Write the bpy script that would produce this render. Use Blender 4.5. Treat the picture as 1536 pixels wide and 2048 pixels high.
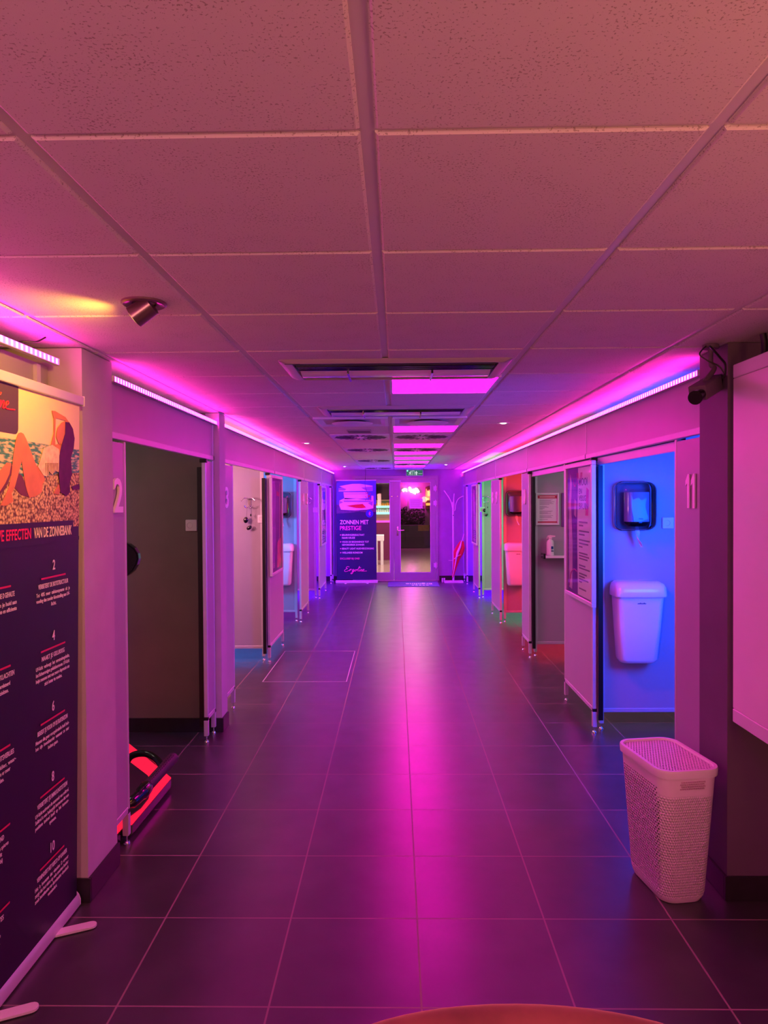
import bpy, bmesh, math, random
from mathutils import Vector, Matrix
for o in list(bpy.data.objects): bpy.data.objects.remove(o)
SC = bpy.context.scene
COL = SC.collection
R = random.Random(7)

# ------------------------------------------------------------------ camera
FOC, YAW, PITCH, ROLL, CH = 1436.0, .01702, .01568, -.00631, 1.65382
def cam_axes():
    cy, sy, cp, sp = math.cos(YAW), math.sin(YAW), math.cos(PITCH), math.sin(PITCH)
    f = Vector((-sy*cp, cy*cp, -sp)); r = Vector((cy, sy, 0)); u = r.cross(f)
    cr, sr = math.cos(ROLL), math.sin(ROLL)
    return cr*r+sr*u, -sr*r+cr*u, f
CR, CU, CF = cam_axes()
cd = bpy.data.cameras.new('camera'); cam = bpy.data.objects.new('camera', cd); COL.objects.link(cam)
cd.sensor_fit = 'HORIZONTAL'; cd.sensor_width = 36; cd.lens = 36*FOC/1536; cd.clip_start = .05
cam.matrix_world = Matrix(((CR.x, CU.x, -CF.x, 0), (CR.y, CU.y, -CF.y, 0), (CR.z, CU.z, -CF.z, CH), (0, 0, 0, 1)))
SC.camera = cam
def on(px, py, ax, v):
    """world point of a measured photo position on the plane axis=v"""
    d = CF+CR*((px-768)/FOC)-CU*((py-1024)/FOC)
    O = Vector((0, 0, CH)); t = (v-O[ax])/d[ax]
    return O+d*t

# ------------------------------------------------------------------ world, exposure
w = bpy.data.worlds.new('world'); SC.world = w; w.use_nodes = True
w.node_tree.nodes['Background'].inputs[0].default_value = (.012, .008, .016, 1)
w.node_tree.nodes['Background'].inputs[1].default_value = 1
SC.view_settings.view_transform = 'Standard'; SC.view_settings.look = 'None'
SC.view_settings.gamma = 1; SC.view_settings.use_curve_mapping = False
SC.view_settings.exposure = 0.0

XL, XR, YW, ZC = -1.30, 1.38, 14.82, 2.291     # cubicle fronts, end wall, ceiling
MAG = (1, .0, .72); MAG2 = (1, .0, .95)

def lamp(kind, loc, color, energy, size=.1, size_y=None, to=None, spot=None, blend=.5, spread=None):
    l = bpy.data.lights.new('lamp_light', kind); l.color = color; l.energy = energy
    if kind == 'AREA':
        l.size = size
        if size_y: l.shape = 'RECTANGLE'; l.size_y = size_y
        if spread: l.spread = spread
    elif kind == 'SPOT':
        l.shadow_soft_size = size; l.spot_size = math.radians(spot); l.spot_blend = blend
    else: l.shadow_soft_size = size
    o = bpy.data.objects.new('lamp_light', l); COL.objects.link(o); o.location = loc
    if to is not None:
        o.rotation_euler = Vector(to).to_track_quat('-Z', 'Y').to_euler()
    return o
# coloured tanning lights inside the cubicles: (x, y, z, colour, watts)
CAB = [
 (2.6, 6.3, 1.9, (.8, 1, .92), 12),         # 10 white
 (2.6, 8.7, 1.4, (1, .03, .022), 110),        # 9 red
 (2.6, 10.9, 1.3, (.10, 1, .22), 80),        # 8 green
 (2.5, 13.5, 1.3, (.14, .01, 1), 380),       # 7 blue violet
 (-2.5, 4.0, 1.9, (1, .95, .78), 6.5),       # 2 dim
 (-2.4, 6.3, 1.8, (1, .34, .46), 90),        # 3 warm
 (-2.5, 8.6, 1.6, (.04, .28, 1), 130),         # 4 blue
 (-2.5, 11.0, 1.6, (.36, .02, 1), 110),       # 5 violet
 (-2.4, 13.5, 1.4, (.20, .01, 1), 380),      # 6 violet blue
]
lamp('AREA', (2.15, 3.55, 1.55), (.0, .06, 1), 85, .7, to=(-.12, 1, -.06))       # 11 blue, aimed at the partition
lamp('POINT', (2.7, 4.2, .5), (.0, .05, 1), 12, .2)
for x, y, z, c, e in CAB: lamp('POINT', (x, y, z), c, e, .22)
# reception lamps behind the photographer
lamp('AREA', (1.5, -.9, 1.9), (1, .35, .18), 17, .5, to=(-.2, 1, .28))
lamp('POINT', (1.15, .35, 1.70), (1, .38, .16), 17, .12)
lamp('AREA', (-.9, -1.2, 1.7), (1, .34, .32), 23, .5, to=(.1, 1, -.1))
# shop beyond the glass door
lamp('AREA', (0.2, 17.5, 2.7), (1, .72, .62), 260, 2.5, to=(0, 0, -1))

# ------------------------------------------------------------------ materials
def lin(c):
    return tuple((v/12.92 if v <= .04045 else ((v+.055)/1.055)**2.4) for v in [x/255 for x in c])
def P(name, col, rough=.5, metal=0, var=.06, vscale=6, bump=0, bscale=60, emis=None, estr=0, spec=.5, coat=0, trans=0):
    m = bpy.data.materials.new(name); m.use_nodes = True; nt = m.node_tree; b = nt.nodes['Principled BSDF']
    tc = nt.nodes.new('ShaderNodeTexCoord')
    c = lin(col)
    if var and not trans:
        n = nt.nodes.new('ShaderNodeTexNoise'); n.inputs['Scale'].default_value = vscale; n.inputs['Detail'].default_value = 4
        nt.links.new(tc.outputs['Object'], n.inputs['Vector'])
        r = nt.nodes.new('ShaderNodeValToRGB'); r.color_ramp.elements[0].position = .3; r.color_ramp.elements[1].position = .7
        r.color_ramp.elements[0].color = tuple(v*(1-var) for v in c)+(1,); r.color_ramp.elements[1].color = tuple(min(1, v*(1+var)) for v in c)+(1,)
        nt.links.new(n.outputs['Fac'], r.inputs['Fac']); nt.links.new(r.outputs['Color'], b.inputs['Base Color'])
    else: b.inputs['Base Color'].default_value = c+(1,)
    b.inputs['Roughness'].default_value = rough; b.inputs['Metallic'].default_value = metal
    b.inputs['Specular IOR Level'].default_value = spec; b.inputs['Coat Weight'].default_value = coat
    b.inputs['Coat Roughness'].default_value = .1
    if trans: b.inputs['Transmission Weight'].default_value = trans; b.inputs['IOR'].default_value = 1.3
    if bump:
        n2 = nt.nodes.new('ShaderNodeTexNoise'); n2.inputs['Scale'].default_value = bscale; n2.inputs['Detail'].default_value = 3
        nt.links.new(tc.outputs['Object'], n2.inputs['Vector'])
        bp = nt.nodes.new('ShaderNodeBump'); bp.inputs['Strength'].default_value = bump; bp.inputs['Distance'].default_value = .002
        nt.links.new(n2.outputs['Fac'], bp.inputs['Height']); nt.links.new(bp.outputs['Normal'], b.inputs['Normal'])
    if emis:
        b.inputs['Emission Color'].default_value = emis+(1,); b.inputs['Emission Strength'].default_value = estr
    return m
def N(m, t, **k):
    n = m.node_tree.nodes.new(t)
    for a, v in k.items(): setattr(n, a, v)
    return n
def math_node(m, op, a, b=None):
    n = m.node_tree.nodes.new('ShaderNodeMath'); n.operation = op
    for i, v in enumerate((a, b)):
        if v is None: continue
        if isinstance(v, (int, float)): n.inputs[i].default_value = v
        else: m.node_tree.links.new(v, n.inputs[i])
    return n.outputs[0]

M = {}
M['panel'] = P('laminate', (166, 160, 168), .34, var=.02, spec=.45)
M['panel_dark'] = P('grey_laminate', (150, 146, 146), .42, var=.03)
M['alu'] = P('aluminium', (206, 202, 208), .42, metal=.35, var=.03)
M['bronze'] = P('brushed_bronze', (150, 128, 128), .3, metal=.8, var=.05)
M['chrome'] = P('chrome', (220, 220, 225), .12, metal=1, var=0)
M['black'] = P('black_plastic', (12, 12, 14), .4, var=.1)
M['gloss_black'] = P('black_gloss', (9, 9, 11), .12, var=.1, coat=.5)
M['paint'] = P('wall_paint', (186, 178, 182), .7, bump=.15, bscale=140)
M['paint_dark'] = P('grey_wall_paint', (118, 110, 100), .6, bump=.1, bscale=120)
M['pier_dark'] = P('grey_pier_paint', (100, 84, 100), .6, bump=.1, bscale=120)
M['end_paint'] = P('end_wall_paint', (158, 128, 190), .55, bump=.1, bscale=120)
M['skirt'] = P('skirting_tile', (40, 36, 40), .35, var=.2, vscale=20)
M['white'] = P('white_plastic', (232, 228, 230), .3, var=.02)
M['white_gloss'] = P('white_gloss_plastic', (240, 236, 240), .16, var=.01, coat=.3)
M['number_white'] = P('number_white', (246, 240, 246), .35, var=0)
M['metal_white'] = P('white_metal', (220, 216, 222), .35, var=.03)
M['tile'] = P('ceiling_tile', (226, 218, 216), .85, var=.02)
M['grid'] = P('ceiling_grid_metal', (222, 216, 218), .45, var=.02)
M['red'] = P('red_plastic', (205, 30, 50), .4, var=.05)
M['paper'] = P('paper', (235, 228, 232), .6, var=.03, vscale=3)
M['ink'] = P('dark_ink', (52, 44, 70), .6, var=.05)
M['ink_grey'] = P('grey_ink', (140, 120, 140), .6, var=.05)
M['crimson'] = P('crimson_ink', (196, 30, 74), .5, var=.04)
M['navy'] = P('banner_navy', (25, 18, 42), .42, var=.12, vscale=3)
M['navy2'] = P('banner_blue', (26, 28, 80), .45, var=.12, vscale=3)
M['textwhite'] = P('white_lettering', (240, 232, 225), .5, var=0)
M['textcream'] = P('cream_lettering', (244, 232, 190), .5, var=0)
M['textred'] = P('red_lettering', (232, 42, 92), .5, var=0)
M['textpink'] = P('pink_lettering', (240, 90, 170), .5, var=0)
M['barred'] = P('crimson_bar', (214, 38, 96), .5, var=0)
M['sky_print'] = P('sky_print', (238, 214, 170), .5, var=.03, vscale=2)
M['skin'] = P('skin_print', (214, 128, 62), .5, var=.14, vscale=14)
M['skin_dark'] = P('skin_shade_print', (104, 54, 46), .5, var=.2, vscale=14)
M['hair'] = P('hair_print', (66, 26, 48), .5, var=.35, vscale=30)
M['cream'] = P('cream_print', (236, 205, 160), .5, var=.2, vscale=60)
M['logo_box'] = P('logo_box_print', (74, 58, 66), .5, var=.05)
M['floor_shop'] = P('shop_floor_tile', (170, 146, 134), .16, var=.1)
M['dark_wall'] = P('dark_wall', (60, 48, 56), .7, var=.1)
M['frame_steel'] = P('door_frame_steel', (160, 150, 175), .35, metal=.2, var=.03)
def glass(name, tint=(1, 1, 1), rough=.02, refl=.12):
    m = bpy.data.materials.new(name); m.use_nodes = True; nt = m.node_tree
    for n in list(nt.nodes):
        if n.type != 'OUTPUT_MATERIAL': nt.nodes.remove(n)
    out = nt.nodes[0]; t = nt.nodes.new('ShaderNodeBsdfTransparent'); t.inputs[0].default_value = tint+(1,)
    g = nt.nodes.new('ShaderNodeBsdfGlossy'); g.inputs['Roughness'].default_value = rough
    f = nt.nodes.new('ShaderNodeFresnel'); f.inputs['IOR'].default_value = 1.45
    a = nt.nodes.new('ShaderNodeMath'); a.operation = 'MULTIPLY'; a.inputs[1].default_value = refl/.04
    a.use_clamp = True; nt.links.new(f.outputs[0], a.inputs[0])
    mx = nt.nodes.new('ShaderNodeMixShader'); nt.links.new(a.outputs[0], mx.inputs[0])
    nt.links.new(t.outputs[0], mx.inputs[1]); nt.links.new(g.outputs[0], mx.inputs[2]); nt.links.new(mx.outputs[0], out.inputs[0])
    return m
M['glass'] = glass('door_glass', (.93, .93, .95), .02, .04)
M['poster_glass'] = glass('poster_glass', (.98, .98, .98), .05, .035)
M['smoke_glass'] = glass('smoked_plastic', (.55, .60, .70), .06, .06)
def emit(name, col, strength):
    m = P(name, (20, 20, 20), .5, var=0, emis=col, estr=strength); return m
M['panel_light'] = emit('magenta_diffuser', (1, .001, .52), 27)
M['spot_glow'] = emit('warm_white_lamp', (1, .93, .82), 9)
M['neon'] = emit('pink_neon', (1, .6, 1), 7)
M['cyan_glow'] = emit('cyan_shelf_light', (.35, 1, .85), 1.8)
M['pink_glow'] = emit('pink_shelf_light', (1, .05, .5), 2.0)
M['orange_glow'] = emit('orange_lamp', (1, .42, .08), 1.6)
M['red_glow'] = emit('red_backlit_acrylic', (1, .008, .04), 1.5)
M['green_glow'] = emit('green_sign_light', (.05, .9, .4), .8)
M['sign_green'] = emit('sign_green', (.02, .22, .12), .6)
M['screen_dark'] = P('dark_screen', (8, 6, 16), .15, var=.2)

# LED strip: bright diodes under a milky cover
def led_mat():
    m = P('led_strip_cover', (200, 160, 200), .4, var=0)
    nt = m.node_tree; b = nt.nodes['Principled BSDF']; tc = N(m, 'ShaderNodeTexCoord'); s = N(m, 'ShaderNodeSeparateXYZ')
    nt.links.new(tc.outputs['Object'], s.inputs[0])
    a = math_node(m, 'MULTIPLY', s.outputs[1], 2*math.pi/.0333); a = math_node(m, 'SINE', a)
    a = math_node(m, 'MULTIPLY', a, .5); a = math_node(m, 'ADD', a, .5)
    r = N(m, 'ShaderNodeValToRGB'); r.color_ramp.elements[0].position = .35; r.color_ramp.elements[1].position = .75
    r.color_ramp.elements[0].color = (.42, .003, .20, 1); r.color_ramp.elements[1].color = (1.0, .018, .46, 1)
    nt.links.new(a, r.inputs[0]); nt.links.new(r.outputs[0], b.inputs['Emission Color']); b.inputs['Emission Strength'].default_value = 50
    return m
M['led'] = led_mat()

# ceiling tile: fine pits
def tile_mat():
    m = M['tile']; nt = m.node_tree; b = nt.nodes['Principled BSDF']; tc = N(m, 'ShaderNodeTexCoord')
    v = N(m, 'ShaderNodeTexNoise'); v.inputs['Scale'].default_value = 210; v.inputs['Detail'].default_value = 2
    nt.links.new(tc.outputs['Object'], v.inputs['Vector'])
    v2 = N(m, 'ShaderNodeTexNoise'); v2.inputs['Scale'].default_value = 9; nt.links.new(tc.outputs['Object'], v2.inputs['Vector'])
    th = math_node(m, 'MULTIPLY', v2.outputs['Fac'], .22); th = math_node(m, 'ADD', th, .525)
    d = math_node(m, 'GREATER_THAN', v.outputs['Fac'], th)
    mix = N(m, 'ShaderNodeMix', data_type='RGBA'); mix.inputs[6].default_value = lin((226, 218, 216))+(1,); mix.inputs[7].default_value = lin((178, 166, 162))+(1,)
    nt.links.new(d, mix.inputs[0]); nt.links.new(mix.outputs[2], b.inputs['Base Color'])
    bp = N(m, 'ShaderNodeBump'); bp.inputs['Strength'].default_value = .5; bp.inputs['Distance'].default_value = .001; bp.invert = True
    nt.links.new(d, bp.inputs['Height']); nt.links.new(bp.outputs['Normal'], b.inputs['Normal'])
tile_mat()

# floor: half metre slate tiles with narrow joints
def floor_mat():
    m = P('slate_floor_tiles', (40, 38, 42), .3, var=0); nt = m.node_tree; b = nt.nodes['Principled BSDF']
    tc = N(m, 'ShaderNodeTexCoord'); s = N(m, 'ShaderNodeSeparateXYZ'); nt.links.new(tc.outputs['Object'], s.inputs[0])
    def joint(o, off):
        a = math_node(m, 'ADD', o, -off+50); a = math_node(m, 'DIVIDE', a, .5); f = math_node(m, 'FRACT', a)
        f = math_node(m, 'SUBTRACT', f, .5); f = math_node(m, 'ABSOLUTE', f); return math_node(m, 'GREATER_THAN', f, .5-.0066), a
    jx, ax = joint(s.outputs[0], .073); jy, ay = joint(s.outputs[1], 2.317)
    j = math_node(m, 'MAXIMUM', jx, jy)
    n = N(m, 'ShaderNodeTexNoise'); n.inputs['Scale'].default_value = 5; n.inputs['Detail'].default_value = 6; n.inputs['Roughness'].default_value = .55
    nt.links.new(tc.outputs['Object'], n.inputs['Vector'])
    fx = math_node(m, 'FLOOR', ax); fy = math_node(m, 'FLOOR', ay); cv = N(m, 'ShaderNodeCombineXYZ')
    nt.links.new(fx, cv.inputs[0]); nt.links.new(fy, cv.inputs[1]); wn = N(m, 'ShaderNodeTexWhiteNoise'); nt.links.new(cv.outputs[0], wn.inputs['Vector'])
    q = math_node(m, 'MULTIPLY', wn.outputs['Value'], .14); q = math_node(m, 'ADD', q, n.outputs['Fac'])
    r = N(m, 'ShaderNodeValToRGB'); r.color_ramp.elements[0].position = .1; r.color_ramp.elements[1].position = 1.0
    r.color_ramp.elements[0].color = lin((34, 32, 35))+(1,); r.color_ramp.elements[1].color = lin((72, 68, 73))+(1,)
    nt.links.new(q, r.inputs[0])
    mix = N(m, 'ShaderNodeMix', data_type='RGBA'); mix.inputs[7].default_value = lin((134, 114, 112))+(1,)
    nt.links.new(j, mix.inputs[0]); nt.links.new(r.outputs[0], mix.inputs[6]); nt.links.new(mix.outputs[2], b.inputs['Base Color'])
    n3 = N(m, 'ShaderNodeTexNoise'); n3.inputs['Scale'].default_value = 6; n3.inputs['Detail'].default_value = 3; nt.links.new(tc.outputs['Object'], n3.inputs['Vector'])
    rr = math_node(m, 'MULTIPLY', n3.outputs['Fac'], .07); rr = math_node(m, 'ADD', rr, .285)
    ja = math_node(m, 'MULTIPLY', j, .4); rr = math_node(m, 'ADD', rr, ja); nt.links.new(rr, b.inputs['Roughness'])
    h = math_node(m, 'MULTIPLY', j, -1.5)
    bp = N(m, 'ShaderNodeBump'); bp.inputs['Strength'].default_value = .16; bp.inputs['Distance'].default_value = .0015
    nt.links.new(h, bp.inputs['Height']); nt.links.new(bp.outputs['Normal'], b.inputs['Normal'])
    b.inputs['Specular IOR Level'].default_value = .78
    return m
M['floor'] = floor_mat()

def pebble_mat():
    m = P('pebble_print', (230, 190, 110), .6, var=0); nt = m.node_tree; b = nt.nodes['Principled BSDF']; tc = N(m, 'ShaderNodeTexCoord')
    v = N(m, 'ShaderNodeTexVoronoi'); v.inputs['Scale'].default_value = 95; nt.links.new(tc.outputs['Object'], v.inputs['Vector'])
    r = N(m, 'ShaderNodeValToRGB'); r.color_ramp.elements[0].position = .25; r.color_ramp.elements[1].position = .75
    r.color_ramp.elements[0].color = lin((236, 205, 140))+(1,); r.color_ramp.elements[1].color = lin((96, 62, 40))+(1,)
    nt.links.new(v.outputs['Distance'], r.inputs[0]); nt.links.new(r.outputs[0], b.inputs['Base Color']); return m
M['pebble'] = pebble_mat()
def sea_mat():
    m = P('sea_print', (80, 150, 150), .6, var=0); nt = m.node_tree; b = nt.nodes['Principled BSDF']; tc = N(m, 'ShaderNodeTexCoord')
    mp = N(m, 'ShaderNodeMapping'); mp.inputs['Scale'].default_value = (1, 14, 60); nt.links.new(tc.outputs['Object'], mp.inputs[0])
    v = N(m, 'ShaderNodeTexNoise'); v.inputs['Scale'].default_value = 1.6; v.inputs['Detail'].default_value = 3; nt.links.new(mp.outputs[0], v.inputs['Vector'])
    r = N(m, 'ShaderNodeValToRGB'); r.color_ramp.elements[0].position = .45; r.color_ramp.elements[1].position = .6
    r.color_ramp.elements[0].color = lin((52, 128, 132))+(1,); r.color_ramp.elements[1].color = lin((222, 200, 170))+(1,)
    nt.links.new(v.outputs['Fac'], r.inputs[0]); nt.links.new(r.outputs[0], b.inputs['Base Color']); return m
M['sea'] = sea_mat()
def perforated(name, col, sx, sy, sz, thr, dark=(1, 1, 1)):
    """moulded plastic with rows of real (cut-through) holes"""
    m = P(name, col, .38, var=0); nt = m.node_tree; b = nt.nodes['Principled BSDF']; uv = N(m, 'ShaderNodeUVMap')
    s = N(m, 'ShaderNodeSeparateXYZ'); nt.links.new(uv.outputs[0], s.inputs[0])
    U = math_node(m, 'MULTIPLY', s.outputs[0], sx); V = math_node(m, 'MULTIPLY', s.outputs[1], sy)
    row = math_node(m, 'FLOOR', V); half = math_node(m, 'MULTIPLY', row, .5); U = math_node(m, 'ADD', U, half)
    fu = math_node(m, 'SUBTRACT', math_node(m, 'FRACT', U), .5); fv = math_node(m, 'SUBTRACT', math_node(m, 'FRACT', V), .5)
    d = math_node(m, 'ADD', math_node(m, 'MULTIPLY', fu, fu), math_node(m, 'MULTIPLY', fv, fv)); d = math_node(m, 'SQRT', d)
    return m, d
def basket_mats():
    # lid: square grid of holes inside the rim ; body: holes on the long sides, raised pattern elsewhere
    m, d = perforated('perforated_lid_plastic', (236, 226, 230), 80, 80, 0, .3)
    nt = m.node_tree; b = nt.nodes['Principled BSDF']
    hole = math_node(m, 'LESS_THAN', d, .33); nt.links.new(math_node(m, 'SUBTRACT', 1.0, hole), b.inputs['Alpha'])
    m2, d2 = perforated('textured_basket_plastic', (236, 226, 230), 88, 88, 0, .3)
    nt = m2.node_tree; b = nt.nodes['Principled BSDF']
    at = N(m2, 'ShaderNodeAttribute', attribute_name='holes')
    sm = math_node(m2, 'LESS_THAN', d2, .31); hole = math_node(m2, 'MULTIPLY', sm, math_node(m2, 'GREATER_THAN', at.outputs['Fac'], .7))
    nt.links.new(math_node(m2, 'SUBTRACT', 1.0, hole), b.inputs['Alpha'])
    at2 = N(m2, 'ShaderNodeAttribute', attribute_name='emboss')
    ring = math_node(m2, 'MULTIPLY', math_node(m2, 'SINE', math_node(m2, 'MULTIPLY', d2, 9.0)), at2.outputs['Fac'])
    bp = N(m2, 'ShaderNodeBump'); bp.inputs['Strength'].default_value = .8; bp.inputs['Distance'].default_value = .0025
    nt.links.new(ring, bp.inputs['Height']); nt.links.new(bp.outputs['Normal'], b.inputs['Normal'])
    return m, m2
M['lid_holes'], M['basket'] = basket_mats()
def velvet():
    m = P('orange_velvet', (112, 70, 54), .85, var=.28, vscale=11, bump=.4, bscale=40); b = m.node_tree.nodes['Principled BSDF']
    b.inputs['Sheen Weight'].default_value = .8; b.inputs['Sheen Roughness'].default_value = .35; b.inputs['Sheen Tint'].default_value = (1, .6, .4, 1)
    return m
M['velvet'] = velvet()

# ------------------------------------------------------------------ mesh helpers
ORG = {}
def crom(pts, n=6):
    if len(pts) < 3: return [Vector(p) for p in pts]
    P_ = [Vector(p) for p in pts]; P_ = [2*P_[0]-P_[1]]+P_+[2*P_[-1]-P_[-2]]; out = []
    for i in range(1, len(P_)-2):
        a, b, c, d = P_[i-1:i+3]
        for k in range(n):
            t = k/n; out.append(.5*((2*b)+(c-a)*t+(2*a-5*b+4*c-d)*t*t+(3*b-a-3*c+d)*t**3))
    out.append(P_[-2]); return out
def rring(cx, cy, w, h, r, n=5):
    """rounded rectangle outline, ccw"""
    r = min(r, w/2-.0005, h/2-.0005); out = []
    for qx, qy, a0 in ((1, 1, 0), (-1, 1, 90), (-1, -1, 180), (1, -1, 270)):
        for k in range(n+1):
            a = math.radians(a0+90*k/n); out.append((cx+qx*(w/2-r)+r*math.cos(a), cy+qy*(h/2-r)+r*math.sin(a)))
    return out
class MB:
    def __init__(s): s.bm = bmesh.new()
    def box(s, x0, x1, y0, y1, z0, z1, M4=None, bev=0, seg=2):
        m = Matrix.Translation(((x0+x1)/2, (y0+y1)/2, (z0+z1)/2)) @ Matrix.Diagonal((abs(x1-x0), abs(y1-y0), abs(z1-z0), 1))
        if M4 is not None: m = M4 @ m
        r = bmesh.ops.create_cube(s.bm, size=1, matrix=m)
        if bev:
            es = list({e for v in r['verts'] for e in v.link_edges})
            bmesh.ops.bevel(s.bm, geom=es, offset=bev, segments=seg, affect='EDGES', profile=.5)
        return s
    def loft(s, rings, cap0=True, cap1=True, closed=True):
        V = [[s.bm.verts.new(p) for p in r] for r in rings]; n = len(V[0])
        for a, b in zip(V, V[1:]):
            for i in range(n if closed else n-1):
                j = (i+1) % n
                try: s.bm.faces.new((a[i], a[j], b[j], b[i]))
                except ValueError: pass
        if cap0: s.bm.faces.new(V[0][::-1])
        if cap1: s.bm.faces.new(V[-1])
        return s
    def cyl(s, p0, p1, r0, r1=None, seg=20):
        p0, p1 = Vector(p0), Vector(p1); r1 = r0 if r1 is None else r1
        d = (p1-p0).normalized(); a = Vector((0, 0, 1)) if abs(d.z) < .9 else Vector((1, 0, 0)); u = d.cross(a).normalized(); v = d.cross(u)
        def ring(c, r): return [c+u*(r*math.cos(2*math.pi*k/seg))+v*(r*math.sin(2*math.pi*k/seg)) for k in range(seg)]
        return s.loft([ring(p0, r0), ring(p1, r1)])
    def tube(s, pts, r, seg=10, flat=None):
        pts = [Vector(p) for p in pts]; rings = []; up = None
        for i, p in enumerate(pts):
            d = (pts[min(i+1, len(pts)-1)]-pts[max(i-1, 0)]).normalized()
            if up is None: up = Vector((0, 0, 1)) if abs(d.z) < .9 else Vector((1, 0, 0))
            u = d.cross(up)
            if u.length < 1e-4: u = d.orthogonal()
            u.normalize(); v = u.cross(d).normalized(); up = v
            rr = r[i] if isinstance(r, (list, tuple)) else r
            rings.append([p+u*(rr*math.cos(2*math.pi*k/seg))+v*(rr*math.sin(2*math.pi*k/seg)) for k in range(seg)])
        return s.loft(rings)
    def lathe(s, prof, c, seg=32, axis='Z', cap0=False, cap1=False):
        c = Vector(c); rings = []
        for r, z in prof:
            ring = []
            for k in range(seg):
                a = 2*math.pi*k/seg; x, y = r*math.cos(a), r*math.sin(a)
                ring.append(c+(Vector((x, y, z)) if axis == 'Z' else Vector((x, z, -y)) if axis == 'Y' else Vector((z, x, y))))
            rings.append(ring)
        return s.loft(rings, cap0, cap1)
    def prism(s, pts3, d):
        d = Vector(d); a = [Vector(p) for p in pts3]
        va = [s.bm.verts.new(p) for p in a]; vb = [s.bm.verts.new(p+d) for p in a]; n = len(a)
        f1 = s.bm.faces.new(va); f2 = s.bm.faces.new(vb[::-1])
        for i in range(n): s.bm.faces.new((va[i], vb[i], vb[(i+1) % n], va[(i+1) % n]))
        return s
    def quad(s, a, b, c, d):
        s.bm.faces.new([s.bm.verts.new(p) for p in (a, b, c, d)]); return s
    def text(s, body, o, u, v, h, width=None, align='l', ext=.0006, squeeze=.62):
        me, cap = text_mesh(body); n = Vector(u).cross(Vector(v)); u = Vector(u); v = Vector(v); o = Vector(o)
        xs = [p.co.x for p in me.vertices]; x0, x1 = min(xs), max(xs); k = h/cap; ku = k*squeeze
        if width: ku = width/(x1-x0)
        W = (x1-x0)*ku; sh = {'l': 0, 'c': -W/2, 'r': -W}[align]
        vs = [s.bm.verts.new(o+u*((p.co.x-x0)*ku+sh)+v*(p.co.y*k)+n*((p.co.z+.5)*ext)) for p in me.vertices]
        for f in me.polygons:
            try: s.bm.faces.new([vs[i] for i in f.vertices])
            except ValueError: pass
        return s
    def build(s, name, mat, parent=None, smooth=False, loc=None, bev=0, recalc=True):
        if recalc: bmesh.ops.recalc_face_normals(s.bm, faces=s.bm.faces)
        if bev: bmesh.ops.bevel(s.bm, geom=[e for e in s.bm.edges if len(e.link_faces) == 2 and e.calc_face_angle(0) > .6], offset=bev, segments=2, affect='EDGES')
        if parent is not None: o = ORG[parent.name]
        elif loc is not None: o = Vector(loc)
        else:
            cs = [v.co for v in s.bm.verts]
            o = Vector(((min(c.x for c in cs)+max(c.x for c in cs))/2, (min(c.y for c in cs)+max(c.y for c in cs))/2, min(c.z for c in cs)))
        bmesh.ops.translate(s.bm, verts=s.bm.verts, vec=-o)
        me = bpy.data.meshes.new(name); s.bm.to_mesh(me); s.bm.free()
        me.materials.append(M[mat] if isinstance(mat, str) else mat)
        if smooth:
            me.shade_smooth()
            try: me.set_sharp_from_angle(angle=math.radians(38))
            except Exception: pass
        ob = bpy.data.objects.new(name, me); COL.objects.link(ob)
        if parent is not None: ob.parent = parent
        else: ob.location = o
        ORG[ob.name] = o
        return ob
TXT = {}
def text_mesh(body):
    if body in TXT: return TXT[body]
    if not TXT and body != 'H': text_mesh('H')
    c = bpy.data.curves.new('t', 'FONT'); c.body = body; c.extrude = .5; c.resolution_u = 3; c.offset = .016
    o = bpy.data.objects.new('t', c); COL.objects.link(o)
    bpy.context.view_layer.update()
    me = bpy.data.meshes.new_from_object(o.evaluated_get(bpy.context.evaluated_depsgraph_get()))
    bpy.data.objects.remove(o); bpy.data.curves.remove(c)
    cap = max(p.co.y for p in me.vertices) if body == 'H' else TXT['H'][1]
    TXT[body] = (me, cap); return TXT[body]
def thing(name, label, cat, loc, group=None):
    o = bpy.data.objects.new(name, None); COL.objects.link(o); o.location = loc; o.empty_display_size = .1
    ORG[o.name] = Vector(loc); return tag(o, label, cat, group)
def tag(o, label, cat, group=None):
    o['label'] = label; o['category'] = cat
    if group: o['group'] = group
    return o
def st(o): o['kind'] = 'structure'; return o
def kids(o): return [c for c in bpy.data.objects if c.parent == o]
def copy_tree(o, parent=None):
    c = o.copy(); COL.objects.link(c); c.parent = parent
    for ch in kids(o):
        if ch is not c: copy_tree(ch, c)
    return c
def place(o, loc, rz=0, label=None, group=None):
    o.location = loc; o.rotation_euler = (0, 0, rz)
    if label: o['label'] = label
    if group: o['group'] = group
    return o
X_, Y_, Z_ = Vector((1, 0, 0)), Vector((0, 1, 0)), Vector((0, 0, 1))

# ------------------------------------------------------------------ shell
st(MB().quad((-3.4, -3, 0), (3.4, -3, 0), (3.4, YW, 0), (-3.4, YW, 0)).build('floor', 'floor', loc=(0, 0, 0), recalc=False))
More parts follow.
